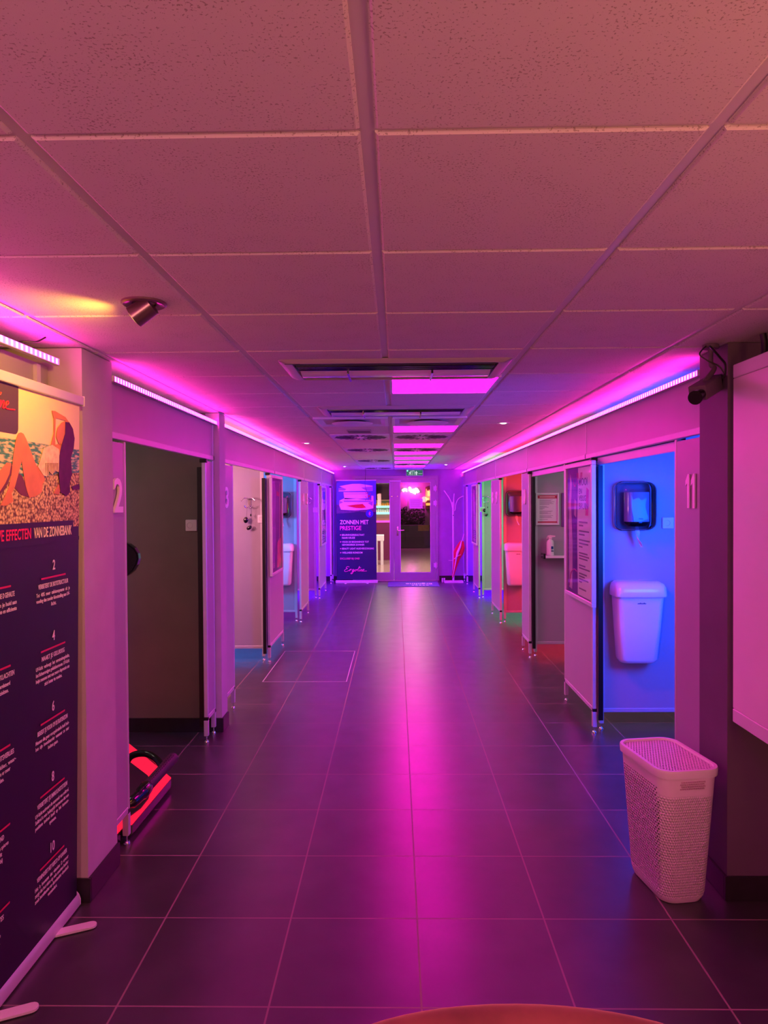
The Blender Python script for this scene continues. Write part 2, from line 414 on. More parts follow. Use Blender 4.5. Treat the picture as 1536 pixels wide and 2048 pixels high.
# ceiling: lay-in tiles in a metal grid
cb = MB(); TW, TL, CX, CY = .603, .598, -.046, 1.251
for i in range(-6, 6):
    for k in range(-7, 23):
        x0, x1, y0, y1 = CX+i*TW, CX+(i+1)*TW, CY+k*TL, CY+(k+1)*TL
        if y1 > YW: y1 = YW
        if x1 < -3.4 or x0 > 3.4: continue
        g, b_ = .013, .019
        A = [(x0+g, y0+g*.55), (x1-g, y0+g*.55), (x1-g, y1-g*.55), (x0+g, y1-g*.55)]; B = [(x0+b_, y0+b_*.6), (x1-b_, y0+b_*.6), (x1-b_, y1-b_*.6), (x0+b_, y1-b_*.6)]
        cb.loft([[(x, y, ZC+.012) for x, y in A], [(x, y, ZC+.004) for x, y in A], [(x, y, ZC) for x, y in B]], cap0=False)
ceil = st(cb.build('ceiling', 'tile', loc=(0, 0, ZC)))
MB().box(-3.5, 3.5, -3, YW, ZC+.007, ZC+.05).build('ceiling_grid', 'grid', ceil)
# end wall with door opening, behind-camera wall, side walls
DX0, DX1, DZ = -.905, .862, 2.165
eb = MB(); eb.box(-3.5, DX0, YW, YW+.15, 0, 2.4); eb.box(DX1, 3.5, YW, YW+.15, 0, 2.4); eb.box(DX0, DX1, YW, YW+.15, DZ, 2.4)
st(eb.build('wall_back', 'end_paint'))
st(MB().box(-3.5, 3.5, -3.1, -3, 0, 2.4).build('wall_front', 'paint'))
st(MB().box(-3.5, -3.4, -3, YW, 0, 2.4).build('wall_left', 'paint'))
st(MB().box(3.4, 3.5, -3, YW, 0, 2.4).build('wall_right', 'paint'))
# piers and masonry partitions
def pier(name, x0, x1, y0, y1, mat='paint', sk=True):
    o = st(MB().box(x0, x1, y0, y1, 0, ZC-.004).build(name, mat))
    return o
pier('wall_left_pier', -3.4, -1.285, 2.93, 3.24)
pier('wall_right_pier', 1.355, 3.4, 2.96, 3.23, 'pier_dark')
pier('wall_left_partition', -3.4, -1.36, 5.12, 5.29, 'paint_dark'); pier('wall_left_partition_end', -1.36, -1.262, 5.12, 5.29)
# skirtings
def skirt(n, x0, x1, y0, y1): return st(MB().box(x0, x1, y0, y1, 0, .10).build('baseboard_'+n, 'skirt', bev=.002))
skirt('left_front', -3.4, -1.272, 2.918, 2.93); skirt('left_side', -1.285, -1.272, 2.93, 3.24)
skirt('right_front', 1.342, 3.4, 2.946, 2.96); skirt('right_side', 1.342, 1.355, 2.96, 3.23)
skirt('left_partition', -3.4, -1.25, 5.108, 5.12); skirt('left_partition_end', -1.262, -1.25, 5.12, 5.29)
skirt('back_left', -3.4, DX0, YW-.013, YW); skirt('back_right', DX1+.02, 3.4, YW-.013, YW)
# wall beside the photographer on the left: panel wall behind the banner
st(MB().box(-1.46, -1.42, -3, 2.918, 0, 2.21).build('wall_left_near', 'panel_dark'))
st(MB().box(-1.42, -1.405, 2.80, 2.83, 0, 2.20).build('trim_1', 'alu'))
st(MB().box(1.62, 1.7, -3, 2.946, 0, ZC-.004).build('wall_right_near', 'paint'))

# ------------------------------------------------------------------ cubicle fronts
def foot(mb_leg, mb_foot, x, y, zt):
    mb_leg.box(x-.015, x+.015, y-.015, y+.015, .045, zt, bev=.002, seg=1)
    mb_foot.cyl((x, y, .012), (x, y, .048), .005, seg=10); mb_foot.lathe([(.0, .018), (.012, .016), (.018, .006), (.018, 0)], (x, y, 0), 16)
def front_panel(side, y0, y1, label, nums=(), near_cap=True):
    xf = XL if side < 0 else XR; inn = side
    xa, xb = sorted((xf, xf+inn*.028))
    t = thing('front_panel', label, 'partition', ((xa+xb)/2, (y0+y1)/2, 0), 'narrow front panels of the cubicles')
    MB().box(xa+.003, xb-.003, y0+.02, y1-.02, .18, 1.935).build('board', 'panel', t)
    MB().box(xa, xb, y0, y0+.022, .165, 1.945, bev=.003, seg=1).build('edge_profile', 'alu', t)
    MB().box(xa, xb, y1-.022, y1, .165, 1.945, bev=.003, seg=1).build('edge_profile', 'alu', t)
    MB().box(xa, xb, y0+.022, y1-.022, .155, .185, bev=.002, seg=1).build('bottom_rail', 'alu', t)
    for y in (y0+.011, y1-.011):
        MB().box(xa-.001, xb+.001, y-.013, y+.013, .150, .176, bev=.003, seg=1).build('corner_joint', 'black', t)
        l = MB(); f = MB(); foot(l, f, (xa+xb)/2, y, .152); lo = l.build('leg', 'alu', t); f.build('levelling_foot', 'chrome', lo, smooth=True)
    for s, yc in nums:
        u, nrm = (Y_, X_) if side < 0 else (-Y_, -X_)
        x = xb if side < 0 else xa
        m = MB()
        if s in ('11', '1'):
            for q in range(len(s)):
                oy = (q-.5*(len(s)-1))*.062
                o = Vector((x, yc, 1.61))+u*oy
                m.prism([o+u*a+Z_*b for a, b in ((.012, 0), (.012, .16), (-.004, .16), (-.030, .128), (-.030, .104), (-.010, .118), (-.010, 0))], nrm*.006)
        else: m.text(s, Vector((x, yc, 1.61)), u, Z_, .155, width=.105 if len(s) == 1 else .13, align='c', ext=.012)
        m.build('house_number', 'number_white', t)
    return t
front_panel(-1, 3.245, 3.44, 'left front panel numbered 2, between the near pier and the dark cubicle', [('2', 3.315)])
front_panel(-1, 4.885, 5.10, 'slim left panel without number between the dark cubicle and the purple pier')
front_panel(-1, 5.30, 5.715, 'left front panel numbered 3 beyond the purple pier', [('3', 5.45)])
front_panel(-1, 7.335, 8.21, 'left front panel carrying the nearer framed poster')
front_panel(-1, 9.765, 10.58, 'left front panel with the small numbers 4 and 5', [('4', 10.0), ('5', 10.42)])
front_panel(-1, 12.15, 13.22, 'left front panel carrying the farther framed poster')
front_panel(-1, 14.33, 14.79, 'last left front panel, seen edge-on beside the blue roll-up banner')
front_panel(1, 3.235, 3.585, 'right front panel numbered 11 beside the near right pier', [('11', 3.375)])
front_panel(1, 5.075, 5.93, 'right front panel carrying the framed poster next to the blue cubicle')
front_panel(1, 7.51, 7.93, 'right front panel with number 10 between grey and red cubicles', [('10', 7.72)])
front_panel(1, 9.62, 10.46, 'right front panel with numbers 9 and 8 between red and green cubicles', [('9', 9.85), ('8', 10.25)])
front_panel(1, 12.1, 12.95, 'right front panel carrying the farthest framed poster beyond the green cubicle')
front_panel(1, 14.15, 14.79, 'last right front panel, seen edge-on beside the coat stand')

# fascia boards with rails
def fascia(side, y0, y1, label):
    xf = XL if side < 0 else XR; xa, xb = sorted((xf, xf+side*.026))
    t = thing('fascia_panel', label, 'panel', ((xa+xb)/2, (y0+y1)/2, 1.945), 'fascia boards above the cubicle doors')
    MB().box(xa+.002, xb-.002, y0+.008, y1-.008, 1.975, 2.215).build('board', 'panel', t)
    MB().box(xa-.002, xb+.002, y0, y1, 1.948, 1.98, bev=.003, seg=1).build('bottom_rail', 'alu', t)
    MB().box(xa-.001, xb+.001, y1-.022, y1-.003, 1.985, 2.213, bev=.002, seg=1).build('end_profile', 'alu', t)
    if y1 < 14.5: MB().box(xa-.004, xb+.004, y1-.012, y1+.001, 1.95, 1.978).build('joint_cap', 'black', t)
for a, b, l in ((3.245, 5.105, 'left fascia board above the dark cubicle 2'), (5.295, 7.68, 'left fascia board just beyond the purple pier'), (7.68, 10.15, 'left fascia board above the doorway with pale blue light'), (10.15, 12.53, 'left fascia board above the violet doorway'), (12.53, 14.8, 'left fascia board running into the end wall')):
    fascia(-1, a, b, l)
for a, b, l in ((3.235, 5.26, 'right fascia board above the blue cubicle'), (5.26, 7.60, 'right fascia board above the grey cubicle with framed notice'), (7.60, 10.02, 'right fascia board above the red cubicle'), (10.02, 12.33, 'right fascia board above the green cubicle'), (12.33, 14.8, 'right fascia board running into the end wall')):
    fascia(1, a, b, l)
# door tracks
def track(side, y0, y1, label):
    xf = XL if side < 0 else XR; xa, xb = sorted((xf+side*.034, xf+side*.062))
    t = thing('door_track', label, 'rail', ((xa+xb)/2, (y0+y1)/2, 1.88), 'sliding door tracks')
    MB().box(xa, xb, y0, y1, 1.895, 1.945, bev=.002, seg=1).build('rail', 'alu', t)
    MB().box(xa+.006, xb-.006, y0, y1, 1.945, 1.965).build('track_channel', 'black', t)
for s, a, b, l in ((1, 3.585, 5.95, 'sliding door track across the top of the blue cubicle'), (1, 5.95, 7.95, 'sliding door track above the grey cubicle with the notice')):
    track(s, a, b, l)
# sliding doors parked behind their front panels
def sliding(side, y0, y1, label, seal=True):
    xf = XL if side < 0 else XR; xa, xb = sorted((xf+side*.036, xf+side*.060))
    t = thing('sliding_door', label, 'door', ((xa+xb)/2, (y0+y1)/2, .1), 'sliding doors standing open')
    MB().box(xa, xb, y0+.012, y1, .13, 1.890).build('board', 'panel', t)
    MB().box(xa-.004, xb+.006, y0, y0+.012, .10, 1.892, bev=.002, seg=1).build('edge_seal', 'black', t)
    return t
sliding(1, 5.045, 5.98, 'open sliding door of the blue cubicle, parked behind the poster panel')
sliding(1, 7.49, 8.1, 'open sliding door of the grey cubicle with its black edge beside the shelf')
sliding(-1, 7.27, 8.25, 'open sliding door of the pinkish cubicle 3, black edge beside the light switch')
sliding(-1, 4.90, 5.10, 'edge of the sliding door of cubicle 2 at the slim left panel')
for s, y, n in ((-1, 4.888, 'dark left doorway'), (1, 5.085, 'blue doorway'), (-1, 7.333, 'pinkish left doorway'), (-1, 9.77, 'pale blue left doorway'), (-1, 12.16, 'violet left doorway'), (-1, 14.33, 'last left doorway'), (1, 7.512, 'grey doorway'), (1, 9.62, 'red doorway'), (1, 12.1, 'green doorway'), (1, 14.15, 'last right doorway')):
    x = XL-.014 if s < 0 else XR+.014
    tag(MB().box(x-.024, x+.024, y-.018, y+.014, 1.922, 1.947, bev=.003, seg=1).build('corner_bracket', 'black'), 'small black bracket at the top corner of the '+n, 'bracket', 'black corner brackets')

# cross partitions between cubicles
def crosswall(side, y, label, mat='panel'):
    x0, x1 = ((-3.39, XL-.07) if side < 0 else (XR+.07, 3.39))
    t = thing('cubicle_partition', label, 'partition', ((x0+x1)/2, y, 0), 'cross partitions between the cubicles')
    MB().box(x0, x1, y, y+.02, .15, 2.215).build('board', mat, t)
    MB().box(x0, x1, y-.004, y+.024, .125, .155, bev=.003, seg=1).build('bottom_rail', 'alu', t)
    ex = (x0, x0+.04) if side > 0 else (x1-.04, x1)
    MB().box(ex[0], ex[1], y-.003, y+.023, .155, 2.21, bev=.002, seg=1).build('edge_profile', 'alu', t)
    for x in (x0+.016, x1-.016):
        l = MB(); f = MB(); foot(l, f, x, y+.01, .127); lo = l.build('leg', 'alu', t); f.build('levelling_foot', 'chrome', lo, smooth=True)
    return t
crosswall(1, 5.16, 'blue-lit partition carrying the smoked towel dispenser and the large bin')
crosswall(1, 7.60, 'grey partition carrying the framed notice and the small shelf')
crosswall(1, 9.74, 'red-lit partition with dispenser and bin')
crosswall(1, 12.2, 'green-lit partition with coat hook')
crosswall(-1, 7.42, 'pinkish partition with coat hook and dangling goggles')
crosswall(-1, 9.86, 'pale blue partition on the left with dark dispenser and white bin')
crosswall(-1, 12.24, 'violet partition on the left with a socket')

# ------------------------------------------------------------------ LED strips
def led(x, y0, y1, z, label):
    t = thing('led_strip', label, 'light strip', (x, (y0+y1)/2, z), 'magenta LED strips under the ceiling')
    s = 1 if x < 0 else -1
    MB().box(*sorted((x, x-s*.008)), y0, y1, z-.004, z+.026).box(*sorted((x, x+s*.013)), y0, y1, z-.004, z-.0005).build('backing_and_light_lip', 'alu', t)  # second box: lip added below to keep the strip's light off the fascia
    MB().box(*sorted((x, x+s*.012)), y0+.01, y1-.01, z, z+.022).build('diffuser', 'led', t)
    for y in (y0, y1-.01): MB().box(*sorted((x-s*.002, x+s*.013)), y, y+.01, z-.002, z+.024).build('end_cap', 'white', t)
led(-1.355, -.6, 2.86, 2.205, 'nearest magenta LED strip, above the large banner at the left edge')
led(XL+.012, 3.24, 5.20, 2.205, 'left magenta LED strip above cubicle 2 with its single diodes visible')
led(XL+.012, 5.215, 14.78, 2.213, 'long left magenta LED strip running to the end wall')
led(XR-.012, 3.25, 14.78, 2.208, 'long magenta LED strip along the right fascia')
for i, y in enumerate((1.6, 2.55)):
    tag(MB().box(-1.43, -1.365, y, y+.02, 2.215, 2.222).build('strip_bracket', 'alu'), ('rear' if i else 'front')+' thin arm holding the nearest LED strip off the wall', 'bracket')
tag(MB().tube(crom([(-1.37, 2.62, 2.225), (-1.40, 2.66, 2.255), (-1.36, 2.70, 2.262), (-1.34, 2.74, 2.288)]), .003, 8).build('thin_cable', 'black', smooth=True), 'thin black wire between the nearest LED strip and the ceiling', 'cable')

# ------------------------------------------------------------------ ceiling fixtures
def ceiling_panel(x0, x1, y0, y1, label):
    t = thing('ceiling_light_panel', label, 'ceiling light', ((x0+x1)/2, (y0+y1)/2, ZC-.008), 'magenta light panels in the ceiling')
    m = MB(); z0, z1 = ZC-.006, ZC+.006
    for a in ((x0, x1, y0, y0+.014), (x0, x1, y1-.014, y1), (x0, x0+.014, y0+.014, y1-.014), (x1-.014, x1, y0+.014, y1-.014)): m.box(a[0], a[1], a[2], a[3], z0, z1)
    m.build('frame', 'metal_white', t)
    MB().box(x0+.014, x1-.014, y0+.014, y1-.014, ZC-.002, ZC+.004).build('diffuser', 'panel_light', t)
PX0, PX1 = CX+.015, CX+TW-.012
ceiling_panel(PX0, PX1, -.25, .31, 'magenta ceiling light panel above the photographer')
for y0, l in ((3.70, 'nearest magenta ceiling light panel, right behind the first air conditioner'), (6.10, 'second magenta ceiling light panel, beyond the round air diffuser'), (8.02, 'third magenta ceiling light panel from the camera'), (9.30, 'fourth magenta ceiling light panel from the camera'),
              (10.48, 'fifth magenta ceiling light panel from the camera'), (11.60, 'sixth magenta ceiling light panel from the camera'), (13.0, 'farthest magenta ceiling light panel, nearest the glass door')):
    ceiling_panel(PX0, PX1, y0, y0+.56, l)

def cassette(y0, label, slot_open):
    x0, x1, y1 = -.53, .53, y0+.47
    t = thing('ceiling_air_conditioner', label, 'air conditioner', (0, (y0+y1)/2, ZC-.03), 'ceiling air conditioners')
    m = MB()
    def fr(x, ya, z, r=.02): return [(a, b, z) for a, b in rring((x0+x1)/2, (y0+y1)/2, (x1-x0)-2*x, (y1-y0)-2*ya, r, 4)]
    # frame ring: outer skirt slopes down, inner lip goes up
    m.loft([fr(0, 0, ZC+.003), fr(.0, .0, ZC-.004), fr(.028, .010, ZC-.018), fr(.062, .018, ZC-.018), fr(.066, .024, ZC+.01)], cap0=False, cap1=False)
    m.build('frame', 'panel', t, smooth=True)
    MB().box(x0+.06, x1-.06, y0+.05, y1-.05, ZC+.008, ZC+.02).build('inner_box', 'black', t)
    # intake slot with thin slats on the near side
    s = MB(); s.box(x0+.07, x1-.07, y0+.026, y0+.030, ZC-.016, ZC+.01)
    for k in range(4): s.box(x0+.068, x1-.068, y0+.075+.03*k, y0+.079+.03*k, ZC-.022, ZC+.004)
    s.build('intake_grille', 'gloss_black', t)
    # curved outlet flap
    rings = []
    for x in (x0+.075, x1-.075):
        r = [(x, y0+.20+.20*(a/8), ZC-.010-.018*math.sin(math.pi*a/8)) for a in range(9)]; rings.append(r+[(x, p[1], p[2]+.008) for p in ((0, q[1], q[2]) for q in r[::-1])])
    MB().loft(rings).build('air_flap', 'white_gloss', t, smooth=True)
    f = MB(); f.box(x0+.3, x0+.31, y0+.19, y0+.41, ZC-.034, ZC-.01); f.box(x1-.36, x1-.35, y0+.19, y0+.41, ZC-.034, ZC-.01); f.build('flap_arm', 'chrome', t)
    if not slot_open: MB().box(x0+.07, x1-.07, y0+.028, y0+.19, ZC-.016, ZC-.01).build('intake_cover', 'panel', t)
    else:
        s = MB(); s.box(x0+.072, x1-.072, y0+.027, y0+.185, ZC-.015, ZC-.009)
        for k in range(11): s.box(x0+.075, x1-.075, y0+.034+.0135*k, y0+.039+.0135*k, ZC-.018, ZC-.015)
        s.build('open_slot', 'black', t)
        MB().box(x0+.03, x0+.10, y0+.012, y0+.016, ZC-.0195, ZC-.0180).build('maker_badge', 'ink', t)
cassette(3.23, 'nearer ceiling air conditioner with a dark open intake slot', True)
cassette(4.84, 'farther ceiling air conditioner with its intake closed, before the round diffusers', False)

def round_diffuser(x0, label):
    y0, y1, x1 = 5.47, 6.04, x0+.575
    t = thing('round_air_diffuser', label, 'air vent', ((x0+x1)/2, (y0+y1)/2, ZC-.02), 'round dish air diffusers')
    cx, cy = (x0+x1)/2, (y0+y1)/2; m = MB()
    def fr(k, z): return [(a, b, z) for a, b in rring(cx, cy, x1-x0-2*k, y1-y0-2*k, .01, 3)]
    m.loft([fr(0, ZC+.006), fr(0, ZC-.012), fr(.025, ZC-.014), fr(.07, ZC+.004)], cap0=False, cap1=True); m.build('plate', 'metal_white', t)
    MB().lathe([(.0, -.030), (.10, -.032), (.155, -.024), (.165, -.018), (.15, -.014), (.0, -.012)], (cx, cy, ZC), 40).build('dish', 'metal_white', t, smooth=True)
    MB().cyl((cx, cy, ZC-.016), (cx, cy, ZC+.005), .11, seg=32).build('neck', 'black', t)
round_diffuser(CX-TW+.015, 'left round dish air diffuser after the second air conditioner'); round_diffuser(CX+.015, 'right round dish air diffuser before a magenta panel')

def swirl(label):
    t = thing('swirl_air_diffuser', label, 'air vent', (0, 0, 0), 'swirl air diffusers')
    m = MB(); m.box(-.285, .285, -.27, .27, -.008, .004, bev=.003); m.build('plate', 'metal_white', t)
    s = MB()
    for k in range(24):
        a = 2*math.pi*k/24+.09; r0, r1 = (.07, .25) if k % 2 == 0 else (.10, .26)
        d = Vector((math.cos(a), math.sin(a), 0)); n = Vector((-d.y, d.x, 0)); p, q = d*r0, d*r1+n*.02
        s.prism([p-n*.004+Z_*-.011, p+n*.004+Z_*-.011, q+n*.013+Z_*-.011, q-n*.013+Z_*-.011], Z_*.002)
    s.build('radial_slots', 'black', t)
    MB().cyl((0, 0, -.016), (0, 0, -.008), .035, seg=20).build('centre_cap', 'metal_white', t)
    return t
SW = swirl('first swirl air diffuser on the left, dark slots')
for i, (x, y, l) in enumerate(((CX-TW/2, 7.13, 'nearest left swirl air diffuser'), (CX+TW/2, 7.13, 'nearest right swirl air diffuser, just after the second magenta panel'), (CX-TW/2, 8.9, 'second left swirl air diffuser'), (CX+TW/2, 8.95, 'right swirl air diffuser behind the third magenta panel'),
        (CX-TW/2, 11.3, 'third left swirl air diffuser'), (CX+TW/2, 12.50, 'last right swirl air diffuser'), (CX-TW/2, 13.9, 'left swirl air diffuser closest to the end wall'))):
    place(SW if i == 0 else copy_tree(SW), (x, y, ZC), 0, l)
v = thing('ceiling_grille', 'small grey rectangular grille in the ceiling between dish and swirl vents', 'air vent', (-.33, 6.55, ZC-.01))
MB().box(-.44, -.22, 6.42, 6.68, ZC-.010, ZC+.001, bev=.002).build('frame', 'panel_dark', v)
s = MB()
for k in range(7): s.box(-.43, -.23, 6.445+.03*k, 6.455+.03*k, ZC-.014, ZC-.010)
s.build('slats', 'paint_dark', v)

# recessed downlights, real lamps
def downlight(label):
    t = thing('recessed_downlight', label, 'ceiling light', (0, 0, 0), 'recessed downlights')
    MB().lathe([(.030, .004), (.030, -.003), (.046, -.007), (.052, -.003), (.052, .001)], (0, 0, 0), 28).build('trim_ring', 'metal_white', t, smooth=True)
    MB().lathe([(0, -.010), (.018, -.008), (.029, .0)], (0, 0, 0), 20).build('lamp', 'spot_glow', t, smooth=True)
    return t
DL = downlight('x')
for i, (x, y, l, e) in enumerate(((-.975, 7.84, 'left downlight near the pinkish cubicle', 3), (-.945, 13.2, 'far left downlight in front of the blue roll-up banner', 1.2), (.888, 5.95, 'right downlight nearest the camera', 8), (.886, 12.75, 'far right downlight near the coat stand', 1.2))):
    place(DL if i == 0 else copy_tree(DL), (x, y, ZC), 0, l)
    lamp('SPOT', (x, y, ZC-.02), (1, .86, .72), e, .03, to=(0, 0, -1), spot=110, blend=.8)
# swivel spotlight pointing at the banner
c = on(288, 605, 2, ZC); t = thing('swivel_spotlight', 'brown-silver swivel spotlight in the ceiling casting yellow light to the left', 'ceiling light', (c.x, c.y, ZC-.06))
MB().lathe([(.034, .002), (.038, -.005), (.064, -.010), (.070, -.006), (.070, .001)], (c.x, c.y, ZC), 36).build('trim_ring', 'bronze', t, smooth=True)
ax = Vector((-.62, .02, -.42)).normalized(); c0 = Vector((c.x+.008, c.y, ZC-.018))
MB().cyl(c0-ax*.02, c0+ax*.050, .034, .036, seg=30).build('lamp_head', 'bronze', t, smooth=True)
MB().cyl(c0+ax*.048, c0+ax*.0515, .029, seg=24).build('lamp_lens', emit('yellow_lamp', (1, .62, .12), 5), t)
lamp('SPOT', c0+ax*.06, (1, .44, .045), 30, .02, to=(-.62, .10, -.42), spot=142, blend=.9)

# ------------------------------------------------------------------ exit sign, door
t = thing('exit_sign', 'green and white emergency exit sign with running figure and upward arrow above the door', 'sign', (.38, 14.72, 2.16))
MB().box(.205, .555, 14.70, 14.73, 2.155, 2.283, bev=.004).build('housing', 'white', t)
g = MB(); g.box(.212, .548, 14.697, 14.70, 2.162, 2.276); g.build('green_face', 'sign_green', t)
g = MB()
fy = 14.695
def poly(m, pts, y=fy, d=.0015): m.prism([(a, y, b) for a, b in pts], (0, d, 0))
poly(g, [(.40, 2.175), (.40, 2.215), (.383, 2.215), (.415, 2.262), (.447, 2.215), (.43, 2.215), (.43, 2.175)])
poly(g, [(.330, 2.172), (.330, 2.266), (.375, 2.266), (.375, 2.172), (.367, 2.172), (.367, 2.258), (.338, 2.258), (.338, 2.172)])
poly(g, [(.262, 2.225), (.285, 2.243), (.305, 2.240), (.318, 2.222), (.312, 2.216), (.300, 2.229), (.296, 2.215), (.312, 2.198), (.306, 2.172), (.297, 2.173), (.299, 2.194), (.286, 2.204), (.275, 2.180), (.258, 2.180), (.258, 2.188), (.270, 2.189), (.280, 2.232), (.268, 2.218)])
g.cyl((.309, fy, 2.254), (.309, fy+.0015, 2.254), .010, seg=14)
g.box(.46, .535, fy, fy+.0015, 2.20, 2.206)
g.build('white_symbols', emit('sign_white', (.8, .95, .9), .75), t)
MB().lathe([(0, -.008), (.012, -.005), (.015, 0)], (.235, 14.70, 2.262), 16, axis='Y').build('status_lamp', emit('green_lamp', (.1, 1, .45), 4), t)

t = st(thing('door_1', 'x', 'x', (0, YW, 0))); del t['label']; del t['category']
m = MB(); fy0, fy1 = YW-.025, YW+.06
m.box(DX0, DX0+.055, fy0, fy1, 0, DZ); m.box(DX1-.055, DX1, fy0, fy1, 0, DZ); m.box(DX0+.055, DX1-.055, fy0, fy1, DZ-.06, DZ)
m.build('door_frame', 'frame_steel', t, bev=.003)
def leaf(x0, x1, gx0, gx1, gz0, gz1, nm):
    L = MB(); y0, y1 = YW-.012, YW+.035; zt = DZ-.066
    L.box(x0, gx0, y0, y1, .012, zt); L.box(gx1, x1, y0, y1, .012, zt); L.box(gx0, gx1, y0, y1, .012, gz0); L.box(gx0, gx1, y0, y1, gz1, zt)
    lo = L.build('door_leaf', 'frame_steel', t)
    b = MB(); k = .012
    for a in ((gx0, gx1, gz0, gz0+k), (gx0, gx1, gz1-k, gz1), (gx0, gx0+k, gz0+k, gz1-k), (gx1-k, gx1, gz0+k, gz1-k)): b.box(a[0], a[1], y0-.006, y0, a[2], a[3])
    b.build('glazing_bead', 'metal_white', lo)
    MB().box(gx0, gx1, YW+.008, YW+.014, gz0, gz1).build('glass_pane', 'glass', lo)
    return lo
l1 = leaf(DX0+.058, -.052, -.75, -.125, .165, 2.035, 'l'); l2 = leaf(-.048, DX1-.058, .078, .712, .165, 2.035, 'r')
h = MB(); h.tube(crom([(.03, YW-.012, 1.04), (.03, YW-.06, 1.04), (.05, YW-.065, 1.04), (.16, YW-.062, 1.045)]), .009); h.box(.008, .045, YW-.02, YW-.012, .93, 1.12, bev=.003)
h.build('door_handle', 'chrome', l2, smooth=True)
for z in (1.90, 1.60, .32):
    h = MB(); h.box(DX1-.095, DX1-.02, YW-.034, YW-.026, z-.045, z+.045, bev=.003); h.cyl((DX1-.050, YW-.042, z-.065), (DX1-.050, YW-.042, z+.065), .012, seg=14)
    for k in (-.03, 0, .03): h.cyl((DX1-.09, YW-.037, z+k), (DX1-.09, YW-.032, z+k), .008, seg=10)
    h.build('hinge', 'metal_white', t)
h = MB(); h.box(-.14, .10, YW-.04, YW-.014, 2.045, 2.07, bev=.004); h.cyl((-.05, YW-.05, 2.058), (-.05, YW-.02, 2.058), .012); h.build('door_closer', 'metal_white', t)
h = MB()
for x in (-.09, .03): h.cyl((x, YW-.018, 1.74), (x, YW-.012, 1.74), .011)
h.build('lock_button', 'chrome', t)
MB().box(DX0, DX1, YW-.02, YW+.15, 0, .010).build('threshold', 'alu', t)
# notice taped to the glass
t = thing('door_notice', 'white sheet with blurred lines taped on the glass of the door', 'notice', (.41, YW+.004, 1.53))
MB().box(.272, .545, YW+.003, YW+.0055, 1.49, 1.695).build('sheet', 'paper', t)
g = MB()
for k in range(6): g.box(.30, .52-.03*(k % 2), YW+.001, YW+.003, 1.525+.026*k, 1.530+.026*k)
g.build('text_lines', 'ink_grey', t)

# door mat with upside-down white lettering
a = on(776, 1162, 2, 0); b = on(881, 1174, 2, 0)
mx0, mx1, my0, my1 = -.17, .83, 13.75, 14.62
t = thing('door_mat', 'flat bluish-grey door mat with white lettering facing the door', 'mat', ((mx0+mx1)/2, (my0+my1)/2, 0))
MB().box(mx0, mx1, my0, my1, 0, .008, bev=.003).build('mat', P('mat_fibre', (92, 92, 130), .9, var=.25, vscale=60, bump=.5, bscale=300), t)
g = MB(); g.text('Ergoline', (.70, 14.26, .0085), -X_, -Y_, .17, width=.52)
for k in range(5): g.box(.62-.07*k-.045, .62-.07*k, 13.92, 13.98, .0085, .0091)
g.build('lettering', 'textwhite', t)

# cable with blossom ornament over the blue banner
p0 = on(731, 936, 1, 14.3); t = thing('blossom_garland', 'thin dark cord with a small floral ornament hanging from the ceiling before the blue banner', 'decoration', (p0.x, 14.3, 1.8))
pts = [(p0.x, 14.3, ZC-.002), on(731, 950, 1, 14.3), on(730, 965, 1, 14.3), on(731, 975, 1, 14.3), on(735, 986, 1, 14.3)]
MB().tube(crom(pts), .0035, 8).build('wire', 'black', t, smooth=True)
g = MB()
for k in range(16):
    q = on(735+R.uniform(-4, 8), 993+R.uniform(-9, 10), 1, 14.3)+Vector((0, R.uniform(-.02, .02), 0)); g.lathe([(0, -.012), (.012, 0), (0, .012)], q, 8)
g.tube(crom([on(735, 986, 1, 14.3), on(738, 996, 1, 14.3), on(742, 1001, 1, 14.3)]), .005, 6)
g.build('ornament', 'crimson', t, smooth=True)
# small sensor in the far right corner
p = on(926, 951, 1, 14.5); t = thing('corner_sensor', 'small pale motion sensor high in the far right corner', 'sensor', (p.x-.01, 14.5, p.z))
MB().box(p.x-.005, p.x+.03, 14.47, 14.53, p.z-.02, p.z+.05, bev=.006).build('bracket', 'white', t)
MB().lathe([(0, -.045), (.028, -.03), (.036, 0), (.028, .03), (0, .045)], (p.x-.03, 14.49, p.z), 16).build('sensor_head', 'white', t, smooth=True)

# ------------------------------------------------------------------ script logo
def script_logo(o, u, v, w, h, r, only=None):
    S = [[(.75, .95), (.45, 1.05), (.2, .9), (.3, .68), (.5, .62), (.2, .5), (.0, .25), (.15, 0), (.5, .05), (.85, .28)],
         [(.85, .28), (.97, .5), (1.03, .44), (.93, .08)], [(.95, .2), (1.12, .46), (1.28, .44)],
         [(1.6, .45), (1.42, .42), (1.35, .15), (1.5, .1), (1.65, .42), (1.6, 0), (1.45, -.45), (1.22, -.42), (1.42, -.1), (1.78, .1)],
         [(1.98, .45), (1.8, .28), (1.85, .08), (2.02, .12), (2.1, .35), (1.98, .46), (2.2, .32)],
         [(2.2, .3), (2.5, .85), (2.48, 1.1), (2.38, .6), (2.35, .1), (2.5, .15)],
         [(2.62, .45), (2.58, .1), (2.72, .1)], [(2.70, .70), (2.78, .86)], [(2.56, .70), (2.64, .86)],
         [(2.82, .45), (2.8, .05), (2.97, .42), (3.08, .38), (3.04, .05), (3.18, .1)],
         [(3.18, .2), (3.40, .34), (3.36, .48), (3.22, .36), (3.26, .08), (3.5, .06), (3.95, .10)]]
    m = MB(); n = Vector(u).cross(Vector(v))
    for s in S:
        pts = crom([Vector((a+.18*b, b, 0)) for a, b in s], 5)
        m.tube([o+u*(p.x/4.1*w)+v*(p.y*h)+n*.0004 for p in pts], r, 6)
    return m

